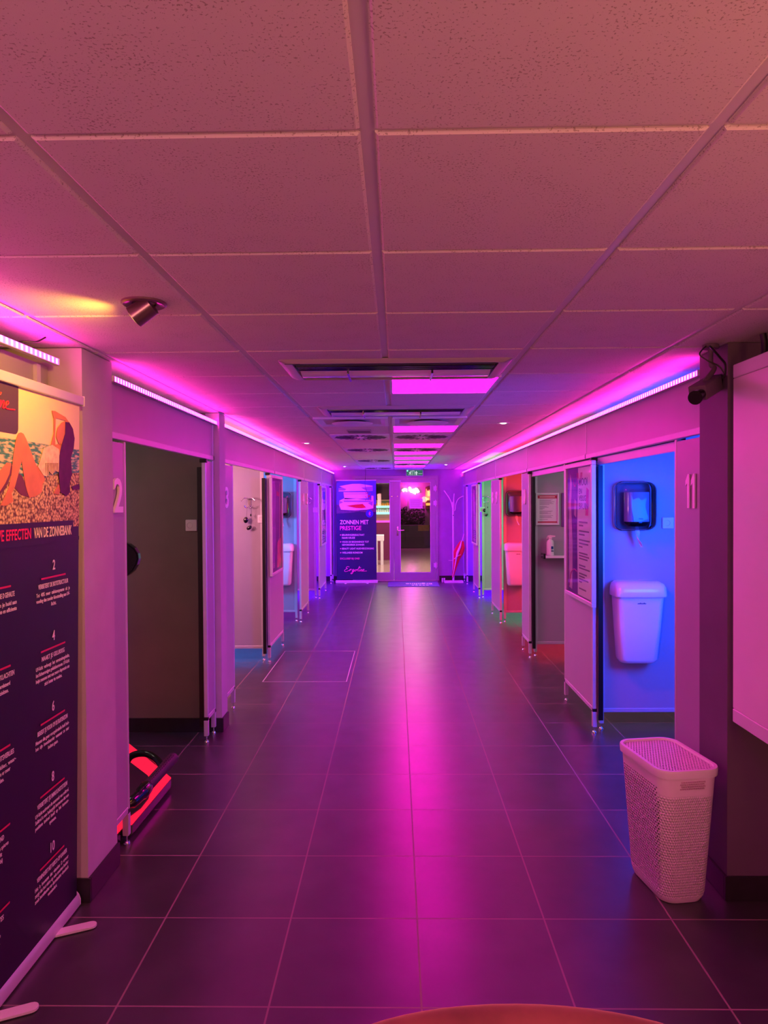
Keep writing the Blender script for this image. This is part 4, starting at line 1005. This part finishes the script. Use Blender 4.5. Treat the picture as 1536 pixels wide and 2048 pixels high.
MB().tube(crom([(a.x-.01, 7.50, sz-.005), (a.x-.035, 7.49, sz-.0), (a.x-.035, 7.46, sz+.008), (a.x-.01, 7.46, sz+.004)]), .005, 8).build('wire_clip', 'chrome', t, smooth=True)
bx_ = on(1100.5, 1100, 1, 7.52).x
t = thing('spray_bottle', 'white spray bottle with blue label standing on the small shelf', 'bottle', (bx_, 7.52, sz))
MB().lathe([(0, 0), (.034, 0), (.037, .006), (.037, .135), (.031, .155), (.015, .168), (.013, .175)], (bx_, 7.52, sz), 28, cap0=False, cap1=True).build('bottle_body', 'white', t, smooth=True)
m = MB(); m.box(bx_-.016, bx_+.016, 7.50, 7.54, sz+.172, sz+.19, bev=.004); m.prism([(bx_-.012, 7.512, sz+.188), (bx_+.05, 7.512, sz+.196), (bx_+.052, 7.512, sz+.206), (bx_+.0, 7.512, sz+.214), (bx_-.03, 7.512, sz+.205)], (0, .016, 0)); m.tube([(bx_-.026, 7.52, sz+.203), (bx_-.034, 7.52, sz+.175)], .004, 8)
m.build('spray_head', P('pink_white_plastic', (240, 205, 215), .4, var=.02), t)
m = MB(); m.box(bx_+.002, bx_+.024, 7.481, 7.485, sz+.07, sz+.098); m.box(bx_+.002, bx_+.026, 7.481, 7.485, sz+.045, sz+.055); m.build('blue_label', P('label_blue', (20, 60, 130), .5, var=.2, vscale=80), t)

# ------------------------------------------------------------------ CCTV camera on the right pier
c0, c1 = on(1438, 765, 1, 3.03), on(1402, 788, 1, 2.88); d = (c1-c0).normalized(); yv = Vector((0, 0, 1)); sx = d.cross(yv).normalized(); up = sx.cross(d)
c0.x = min(c0.x, 1.315)
t = thing('security_camera', 'black and grey box camera with short lens under the ceiling on the right pier', 'camera', c0)
MT = Matrix.Translation((c0+c1)/2) @ Matrix((sx, d, up)).transposed().to_4x4(); L = (c1-c0).length
MB().box(-.034, .034, -L/2, L/2, -.030, .030, MT, bev=.003).build('housing', 'pier_dark', t)
MB().box(-.035, .035, -L/2-.03, -L/2, -.031, .031, MT, bev=.008).build('rear_cap', 'gloss_black', t)
m = MB(); m.cyl(c1, c1+d*.028, .020, seg=24); m.cyl(c1+d*.026, c1+d*.066, .026, .028, seg=24); m.build('lens', 'gloss_black', t, smooth=True)
q = on(1411, 700, 1, 3.05); m = MB(); m.cyl((q.x, 3.0, ZC-.003), (q.x, 3.0, ZC-.018), .032, seg=24); m.tube(crom([(q.x, 3.0, ZC-.015), (q.x, 3.0, 2.21), (q.x+.01, 2.99, c0.z+.05), ((c0+c1)/2+up*.028)]), .010, 12)
m.build('mounting_arm', 'pier_dark', t, smooth=True)
Yc = 2.93
for pts, r, l in (([(1418, 678), (1425, 698), (1440, 715), (1450, 728), (1450, 748), (1444, 757)], .0045, 'thick'), ([(1414, 680), (1404, 700), (1400, 710), (1416, 722), (1438, 732), (1449, 747)], .003, 'thin')):
    W_ = [on(a, b, 1, Yc if k else 3.0) for k, (a, b) in enumerate(pts)]; W_[0].z = ZC-.003
    MB().tube(crom(W_), r, 8).build('cable', 'black', t, smooth=True)

# wide white board hung along the near right wall
t = thing('wall_board', 'wide white board catching pink light at the right edge, above the dark wall', 'board', (1.385, 2.1, .75))
m = MB(); m.box(1.362, 1.398, 1.0, 2.925, .805, 2.135); m.build('board_face', P('board_white', (236, 222, 232), .3, var=.02), t)
m = MB(); m.box(1.360, 1.40, 1.0, 2.925, 2.137, 2.192, bev=.003, seg=1); m.box(1.360, 1.40, 1.0, 2.925, .748, .803, bev=.003, seg=1); m.build('border_profile', 'metal_white', t)
m = MB()
for y in (1.3, 2.5):
    for z in (.95, 2.0): m.box(1.398, 1.62, y, y+.04, z, z+.04)
m.build('wall_bracket', 'black', t)
q = on(1526, 692, 1, 2.80)
tag(MB().tube(crom([(q.x, 2.80, ZC-.003), (q.x+.006, 2.80, 2.25), (q.x+.004, 2.80, 2.20), (q.x-.004, 2.8, 2.12)]), .012, 12).build('hanging_cable', 'black', smooth=True), 'black bundled cable dropping behind the top of the white board at the right edge', 'cable')

# ------------------------------------------------------------------ laundry basket
t = thing('laundry_basket', 'white plastic laundry basket with perforated lid beside the right pier', 'basket', (1.14, 3.03, 0))
def bring(z, w_, l_, r, cx=0, cy=0, n=8): return [(a+cx, b+cy, z) for a, b in rring(0, 0, w_, l_, r, n)]
m = MB(); uvl = m.bm.loops.layers.uv.new('UVMap')
Hb = .535; nr = 28; rings = []
for k in range(nr+1):
    f = k/nr; e = max(0, 1-f*14); rings.append(bring(.002+f*Hb, .200+.056*f-.02*e*e, .310+.080*f-.02*e*e, .055+.008*f, 0, 0.0))
m.loft(rings, cap0=True, cap1=False)
m.bm.verts.ensure_lookup_table(); nring = len(rings[0])
for fc in m.bm.faces:
    cen = fc.calc_center_median()
    for lp in fc.loops:
        co = lp.vert.co; f = (co.z-.002)/Hb; i = lp.vert.index if lp.vert.index >= 0 else 0
        a = math.atan2(co.y/(.155+.04*f), co.x/(.10+.028*f)); 
        per = a*.165
        lp[uvl].uv = (per+.6, co.z)
for fc in m.bm.faces:      # keep the seam tidy
    us = [lp[uvl].uv.x for lp in fc.loops]
    if max(us)-min(us) > .3:
        for lp in fc.loops:
            if lp[uvl].uv.x < .6: lp[uvl].uv.x += 2*math.pi*.165
body = None
bmesh.ops.recalc_face_normals(m.bm, faces=m.bm.faces)
body = m.build('basket_body', 'basket', t, smooth=True, recalc=False) if False else None
# build in local coordinates of the thing
bmesh.ops.translate(m.bm, verts=m.bm.verts, vec=ORG[t.name]); body = m.build('basket_body', 'basket', t, smooth=True)
ha = body.data.attributes.new('holes', 'FLOAT', 'POINT'); ea = body.data.attributes.new('emboss', 'FLOAT', 'POINT')
for i, vtx in enumerate(body.data.vertices):
    x, y, z = vtx.co; f = z/Hb
    side = abs(x) > .070+.026*f and abs(y) < .125+.03*f
    band_ = 1 if (.10 < f < .93) else 0
    ha.data[i].value = 1.0 if (side and band_) else 0.0
    flat = max(0, 1-abs(x)/.055) if abs(y) > .12 else 0
    ea.data[i].value = (1-flat)*(1 if .04 < f < .86 else 0)
def bl(r): return [[(a+ORG[t.name].x, b+ORG[t.name].y, c) for a, b, c in q] for q in r]
m = MB(); m.loft(bl([bring(.533, .254, .388, .062), bring(.533, .272, .406, .068), bring(.559, .276, .411, .070), bring(.566, .271, .406, .068), bring(.566, .246, .380, .058), bring(.558, .238, .372, .054)]), cap0=False, cap1=False); m.build('lid_rim', 'white', t, smooth=True)
m = MB(); uvl = m.bm.loops.layers.uv.new('UVMap'); vs = [m.bm.verts.new(p_) for p_ in bl([bring(.557, .242, .378, .055)])[0]]; fc = m.bm.faces.new(vs)
for lp in fc.loops: lp[uvl].uv = (lp.vert.co.x, lp.vert.co.y)
m.build('lid_plate', 'lid_holes', t, recalc=False)
m = MB()
o_ = ORG[t.name]
for r_ in range(4):
    for k in range(11):
        x = -.048+.0096*k+(r_ % 2)*.0048; m.box(o_.x+x-.0032, o_.x+x+.0032, o_.y-.1985, o_.y-.1935, .488+.009*r_, .4925+.009*r_)
m.build('grip_holes', P('grip_shade', (206, 176, 188), .5, var=0), t)
t.location = (1.150, 3.075, 0); t.rotation_euler = (0, 0, math.radians(9))

# ------------------------------------------------------------------ velvet armchair, only its back rim in frame
t = thing('velvet_armchair', 'rust orange velvet armchair whose rounded backrest rim shows at the bottom edge', 'chair', (.19, 1.3, 0))
def arc(a, rx, ry, z): return Vector((.185+rx*math.sin(a), .99+ry*math.cos(a), z))
rings = []
for k in range(-12, 13):
    a = k/12*math.radians(80); top = .868-.016*abs(k/12)**2-.10*max(0, abs(k/12)-.75)
    n = Vector((math.sin(a), math.cos(a), 0)); c_ = arc(a, .30, .11, 0); r = []
    for q in range(12):
        b = math.pi*q/11; r.append(c_+n*(.036*math.cos(b))+Z_*(top-.036+.036*math.sin(b)))
    r += [c_-n*.034+Z_*.40, c_+n*.034+Z_*.40]
    rings.append(r)
MB().loft(rings).build('backrest', 'velvet', t, smooth=True)
MB().lathe([(0, .36), (.20, .36), (.23, .38), (.24, .42), (.22, .455), (0, .47)], (.185, .86, 0), 36).build('seat', 'velvet', t, smooth=True)
for sx_, sy_ in ((-1, -1), (1, -1), (-1, 1), (1, 1)): MB().cyl((.185+sx_*.15, .86+sy_*.12, .37), (.185+sx_*.19, .86+sy_*.16, 0), .014, .010, seg=12).build('leg', 'black', t, smooth=True)

# ------------------------------------------------------------------ coat stand with umbrella
CY_ = 14.45
def c3(px, py, dy=0): return on(px, py, 1, CY_+dy)
b0 = c3(907, 1161); t = thing('coat_stand', 'white metal coat stand with curved arms right of the glass door', 'coat stand', (b0.x, CY_, 0))
hx = b0.x
MB().box(hx-.19, hx+.19, CY_-.11, CY_+.11, 0, .035, bev=.006).build('base_plate', 'metal_white', t)
m = MB(); m.cyl((hx, CY_, .03), (hx, CY_, 1.62), .019, seg=16); m.build('post', 'metal_white', t, smooth=True)
for pts in ([(905, 1015), (903, 1006), (898, 995), (888, 981)], [(908, 1012), (907.5, 1000), (908.5, 987)], [(910, 1020), (912, 1008), (917, 998), (927, 992)]):
    W_ = [c3(a, b) for a, b in pts]; W_ = [Vector((hx, CY_, 1.45))]+W_; MB().tube(crom(W_), .011, 10).build('arm', 'metal_white', t, smooth=True)
MB().box(hx-.10, hx+.0, CY_-.026, CY_-.018, .44, .452, bev=.002).build('umbrella_clip', 'metal_white', t)
MB().cyl((hx, CY_-.025, 1.35), (hx, CY_-.018, 1.35), .010, seg=12).build('screw', 'black', t)
# umbrella leaning
t = thing('folded_umbrella', 'red and white folded umbrella leaning on the coat stand', 'umbrella', (hx, CY_-.12, .03))
pA, pB, pC, pD = c3(905.5, 1155, -.11), c3(914, 1117, -.11), c3(924, 1082, -.11), c3(928, 1068, -.11)
def ulo(path, w0, mat, name, ang0, ang1):
    rings = []; n = len(path)
    for i, (p_, r_) in enumerate(zip(path, w0)):
        d_ = (path[min(i+1, n-1)]-path[max(i-1, 0)]).normalized(); u_ = d_.cross(Y_).normalized(); v_ = u_.cross(d_)
        rings.append([p_+u_*(r_*math.cos(a)*(1+.22*math.cos(5*a)))+v_*(r_*math.sin(a)*.7*(1+.22*math.cos(5*a))) for a in [ang0+(ang1-ang0)*k/16 for k in range(17)]]+[p_])
    return MB().loft(rings).build(name, mat, t, smooth=True)
path = [pA, pA.lerp(pB, .5), pB, c3(917, 1106, -.11), c3(922, 1094, -.11), pC]; wd = [.014, .030, .055, .085, .075, .030]
for k_ in range(6):
    ulo(path, [w_*(1 if k_ % 2 else .97) for w_ in wd], 'red' if k_ % 2 else 'white', 'red_gore' if k_ % 2 else 'white_gore', k_*math.pi/3+.35, (k_+(.8 if k_ % 2 == 0 else 1.2))*math.pi/3+.35)
MB().tube([pC, pD], .007, 8).build('shaft', 'white', t, smooth=True); MB().tube([pA, pA+(pA-pB).normalized()*.05], .005, 8).build('tip', 'chrome', t, smooth=True)
MB().tube(crom([c3(908, 1118, -.17), c3(916, 1112, -.17), c3(924, 1108, -.14), c3(929, 1103, -.12)]), .006, 8).build('strap', 'white', t, smooth=True)
t = thing('door_stop', 'small pair of white cylinders on the floor left of the coat stand', 'door stop', (.945, 14.5, 0))
for x in (.925, .965): MB().cyl((x, 14.5, 0), (x, 14.5, .085), .016, seg=14).build('cylinder', 'metal_white', t, smooth=True)

# ------------------------------------------------------------------ inspection hatch frame in the floor
m = MB(); h0 = (-1.235, -.465, 6.54, 7.88); k = .004; z_ = .0016
for q in ((h0[0], h0[1], h0[2]-k, h0[2]+k), (h0[0], h0[1], h0[3]-k, h0[3]+k), (h0[0]-k, h0[0]+k, h0[2]-k, h0[3]+k), (h0[1]-k, h0[1]+k, h0[2]-k, h0[3]+k)): m.box(q[0], q[1], q[2], q[3], 0, z_)
st(m.build('trim_2', 'alu'))

# ------------------------------------------------------------------ training device with red plates in cubicle 2
t = thing('exercise_machine', 'black and glowing red exercise machine on the floor of the dark cubicle', 'exercise machine', (-1.7, 3.9, 0))
zt = .075
def f3(px, py, z=zt): return on(px, py, 2, z)
A, B, C_ = f3(226, 1668), f3(342, 1556), f3(258, 1488); A = Vector((-1.34, 3.36, zt)); A2 = Vector((-1.338, 3.455, zt)); A3 = Vector((-1.305, 3.475, zt)); out = [A, A2, A3, B, C_, Vector((-2.25, 4.55, zt)), Vector((-2.25, 3.36, zt))]
out = [Vector((max(q.x, -2.3), max(q.y, 3.30), zt)) for q in out]
MB().prism([q-Z_*.055 for q in out], (0, 0, .052)).build('base_frame', 'gloss_black', t, bev=.004)
MB().prism([q-Z_*.003 for q in out], (0, 0, .006)).build('red_plate', 'red_glow', t)
inn = [f3(a, b, .083) for a, b in ((236, 1505), (262, 1527), (296, 1553), (304, 1575), (297, 1598), (282, 1617), (262, 1632), (235, 1640))]+[Vector((-2.15, 3.55, .083)), Vector((-2.15, 4.4, .083))]
MB().prism(inn, (0, 0, .006)).build('foot_plate', P('rubber_mat', (58, 44, 48), .6, var=.1, bump=.3, bscale=200), t)
for x, y in ((-1.35, 3.45), (-2.1, 3.45), (-1.75, 4.45), (-2.15, 4.45), (-1.37, 3.98)): MB().cyl((x, y, 0), (x, y, .03), .025, seg=16).build('rubber_foot', 'black', t)
g0, g1 = on(289, 1579, 1, 3.70), on(349, 1513, 1, 3.95)
MB().tube([g0, g0.lerp(g1, .02), g0.lerp(g1, .96), g0.lerp(g1, .99), g1], [.024, .030, .030, .027, .018], 24).build('grip_tube', P('grip_rubber', (70, 44, 66), .5, var=.05), t, smooth=True)
m = MB(); d = (g1-g0).normalized(); sx = d.cross(Z_).normalized(); up = sx.cross(d)
for r_, off in ((0, .35), (1, .75)):
    for k in range(15):
        q = g0.lerp(g1, .12+.055*k+(r_*.02)); n = (sx*math.sin(off)*-1*0+(up*math.cos(off-.2)+sx*math.sin(off-.2))).normalized(); q = q+n*.0296; m.cyl(q-n*.001, q+n*.0012, .0032, seg=8)
m.build('grip_dots', 'black', t)
s0 = on(240, 1618, 1, 3.52)
MB().tube(crom([s0, on(262, 1606, 1, 3.56), on(284, 1586, 1, 3.64), g0+d*.02]), [.022]*6+[.030]*6+[.036]*6+[.033], 20).build('grip_socket', 'gloss_black', t, smooth=True)
MB().tube(crom([on(246, 1540, 1, 4.15), on(262, 1513, 1, 4.15), on(290, 1507, 1, 4.12), on(312, 1518, 1, 4.08), on(326, 1535, 1, 4.0)], 8), .020, 14).build('curved_arm', 'gloss_black', t, smooth=True)
MB().tube([(-1.95, 4.0, .10), (-1.88, 4.0, 1.1), (-1.70, 4.0, 1.28)], .030, 14).build('upright', 'gloss_black', t, smooth=True)
m = MB(); pts = [(257, 1088), (268, 1096), (275, 1107), (276.5, 1118), (273, 1130), (266, 1142), (257, 1150), (240, 1160), (215, 1150), (215, 1095), (235, 1082)]
m.prism([on(a, b, 1, 3.96) for a, b in pts], (0, .05, 0)); m.build('display_head', 'gloss_black', t, bev=.008)

# ------------------------------------------------------------------ shop beyond the glass door
SY = 26.0
st(MB().quad((-5, YW+.15, 0), (5, YW+.15, 0), (5, SY, 0), (-5, SY, 0)).build('floor_shop', 'floor_shop', loc=(0, YW+.15, 0), recalc=False))
m = MB(); m.box(-5, 5, YW+.15, SY, 2.9, 3.0); st(m.build('ceiling_shop', 'dark_wall'))
st(MB().box(-5, 5, SY, SY+.1, 0, 3).build('wall_back_shop', 'dark_wall')); st(MB().box(-5.1, -5, YW+.15, SY, 0, 3).build('wall_left_shop', 'dark_wall')); st(MB().box(5, 5.1, YW+.15, SY, 0, 3).build('wall_right_shop', 'dark_wall'))
def s3(px, py, Y): return on(px, py, 1, Y)
def sbox(px0, px1, py0, py1, Y, d, m=None, bev=0):
    a, b = s3(px0, py1, Y), s3(px1, py0, Y); (m := m or MB()).box(a.x, b.x, Y, Y+d, max(a.z, 0), b.z, bev=bev); return m
a = s3(767, 983, 17)
t = thing('television', 'dark television screen hanging behind the left glass pane', 'television', (a.x-.25, 17, a.z))
sbox(735, 778, 967, 1000, 17, .06, bev=.005).build('screen', 'screen_dark', t); m = MB(); q = s3(760, 967, 17.03); m.cyl((q.x, 17.04, q.z), (q.x, 17.04, 2.9), .02); m.build('ceiling_pole', 'black', t)
# lit shelves
t = thing('display_shelving', 'lit shelving with bottles behind the left glass pane', 'shelving', (-.9, 20, 0))
q0, q1 = s3(735, 1044, 20), s3(786, 1001, 20)
m = MB(); m.box(q0.x, q1.x, 20.25, 20.30, q0.z, q1.z); m.box(q0.x, q1.x, 20, 20.3, q1.z, q1.z+.03); m.build('carcass', P('shelf_wood', (170, 130, 100), .6), t)
for py in (1013, 1026): q = s3(760, py, 20); MB().box(q0.x, q1.x, 20, 20.25, q.z-.035, q.z+.02).build('lit_shelf', 'cyan_glow', t)
q = s3(760, 1043, 20); MB().box(q0.x, q1.x, 19.98, 20.25, q.z-.03, q.z+.02).build('pink_light_bar', 'pink_glow', t)
MB().box(q0.x, q1.x, 20.0, 20.4, 0, q.z-.03).build('counter_front', P('plum_panel', (110, 30, 80), .4), t)
k = 0
for py, c_ in ((1013, 'bottle_amber'), (1026, 'bottle_pale')):
    base = s3(760, py, 20).z+.021
    M[c_] = P(c_, (210, 130, 40) if py == 1013 else (220, 200, 190), .3, var=.2)
    for i in range(7):
        x = q0.x+.25+i*.06; h_ = .075+.025*((i*3) % 4)/3
        b = MB().lathe([(0, 0), (.026, 0), (.026, h_*.7), (.012, h_*.85), (.012, h_), (0, h_)], (x, 20.12, base), 12).build('bottle', c_, smooth=True)
        tag(b, ('amber' if py == 1013 else 'pale')+' bottle on the '+('upper' if py == 1013 else 'lower')+' lit shelf behind the left glass pane', 'bottle', 'bottles on the '+('upper' if py == 1013 else 'lower')+' lit shelf')
t = thing('white_stool', 'white stand with open legs behind the left glass pane', 'stool', (-.55, 18.5, 0))
a, b = s3(748, 1070, 18.5), s3(768, 1082, 18.5)
m = MB(); m.box(a.x, b.x, 18.5, 18.8, b.z, a.z, bev=.01); m.build('stool_top', 'white', t)
for x in (a.x+.02, b.x-.09): 
    for y in (18.5, 18.73): MB().box(x, x+.07, y, y+.07, 0, b.z).build('leg', 'white', t)
# neon, post, dark greenery, counter, orange display on the feature wall
FW = 25.7
st(MB().box(-.1, 2.4, FW, FW+.2, 0, 2.9).build('wall_shop_feature', P('mauve_wall', (150, 110, 130), .6)))
pts = [s3(a_, b_, FW-.08) for a_, b_ in ((805, 982), (810, 979), (815, 981), (819, 976), (823, 983), (827, 980), (829, 987), (832, 978), (837, 985))]
t = thing('neon_sign', 'overexposed pink-white neon squiggle seen through the right glass pane', 'neon sign', pts[4])
MB().tube(crom(pts, 5), .05, 10).build('neon_tube', 'neon', t, smooth=True)
m = MB()
for p_ in (pts[1], pts[4], pts[7]): m.cyl((p_.x, FW-.06, p_.z), (p_.x, FW+.001, p_.z), .015, seg=8)
m.build('wall_clip', 'black', t)
q = s3(821, 983, FW-.3); lamp('POINT', (q.x, FW-.35, q.z), (1, .02, .75), 90, .15)
a = s3(816, 1022, 25.4); tag(MB().box(a.x-.02, a.x+.02, 25.34, 25.37, a.z, 2.9).build('pale_post', 'metal_white'), 'thin pale vertical post hanging from the ceiling by the neon sign', 'post')
m = MB(); RR = random.Random(3); a, b = s3(800, 1066, 25.4), s3(849, 1018, 25.4)
for k in range(1800):
    x, z, y = RR.uniform(a.x, b.x), RR.uniform(a.z-.1, b.z+.10*RR.random()), RR.uniform(25.45, 25.63); r_ = RR.uniform(.02, .055); an = RR.uniform(0, 3.1); dx, dz = math.cos(an)*r_, math.sin(an)*r_
    m.bm.faces.new([m.bm.verts.new(p_) for p_ in ((x-dx, y, z-dz), (x+dz*.4, y-.02, z-dx*.4), (x+dx, y, z+dz), (x-dz*.4, y+.02, z+dx*.4))])
o = tag(m.build('dark_greenery', P('dark_leaves', (70, 78, 62), .5, var=.5, vscale=3), recalc=False), 'dark leafy decoration behind the right glass pane above the counter', 'plants'); o['kind'] = 'stuff'
t = thing('dark_counter', 'dark low counter with a tan panel behind the right glass pane', 'counter', (.7, 25, 0))
a, b = s3(800, 1080, 25.0), s3(866, 1050, 25.0)
MB().box(a.x, b.x, 25.0, 25.4, 0, b.z, bev=.01).build('counter_body', P('counter_dark', (52, 38, 44), .35, var=.2), t); sbox(836, 858, 1050, 1062, 24.97, .03).build('tan_panel', P('tan_panel', (150, 112, 60), .5, var=.3, vscale=8), t)
t = thing('orange_display', 'small orange-lit display cabinet at the right of the right glass pane', 'cabinet', (.95, 25.55, 1.5))
sbox(851, 868, 974, 1018, 25.5, .2).build('carcass', P('display_wood', (120, 74, 50), .5, var=.3, vscale=10), t)
for i, (x0_, x1_, y0_, y1_) in enumerate(((855, 860, 982, 992), (853, 858, 996, 1000), (852, 862, 1006, 1011), (861, 865, 985, 1000))): sbox(x0_, x1_, y0_, y1_, 25.47, .03).build('orange_pane', 'orange_glow', t)
for o in bpy.data.objects:
    if o.type == 'EMPTY' and o.name.startswith('thing'): print('?', o.name)
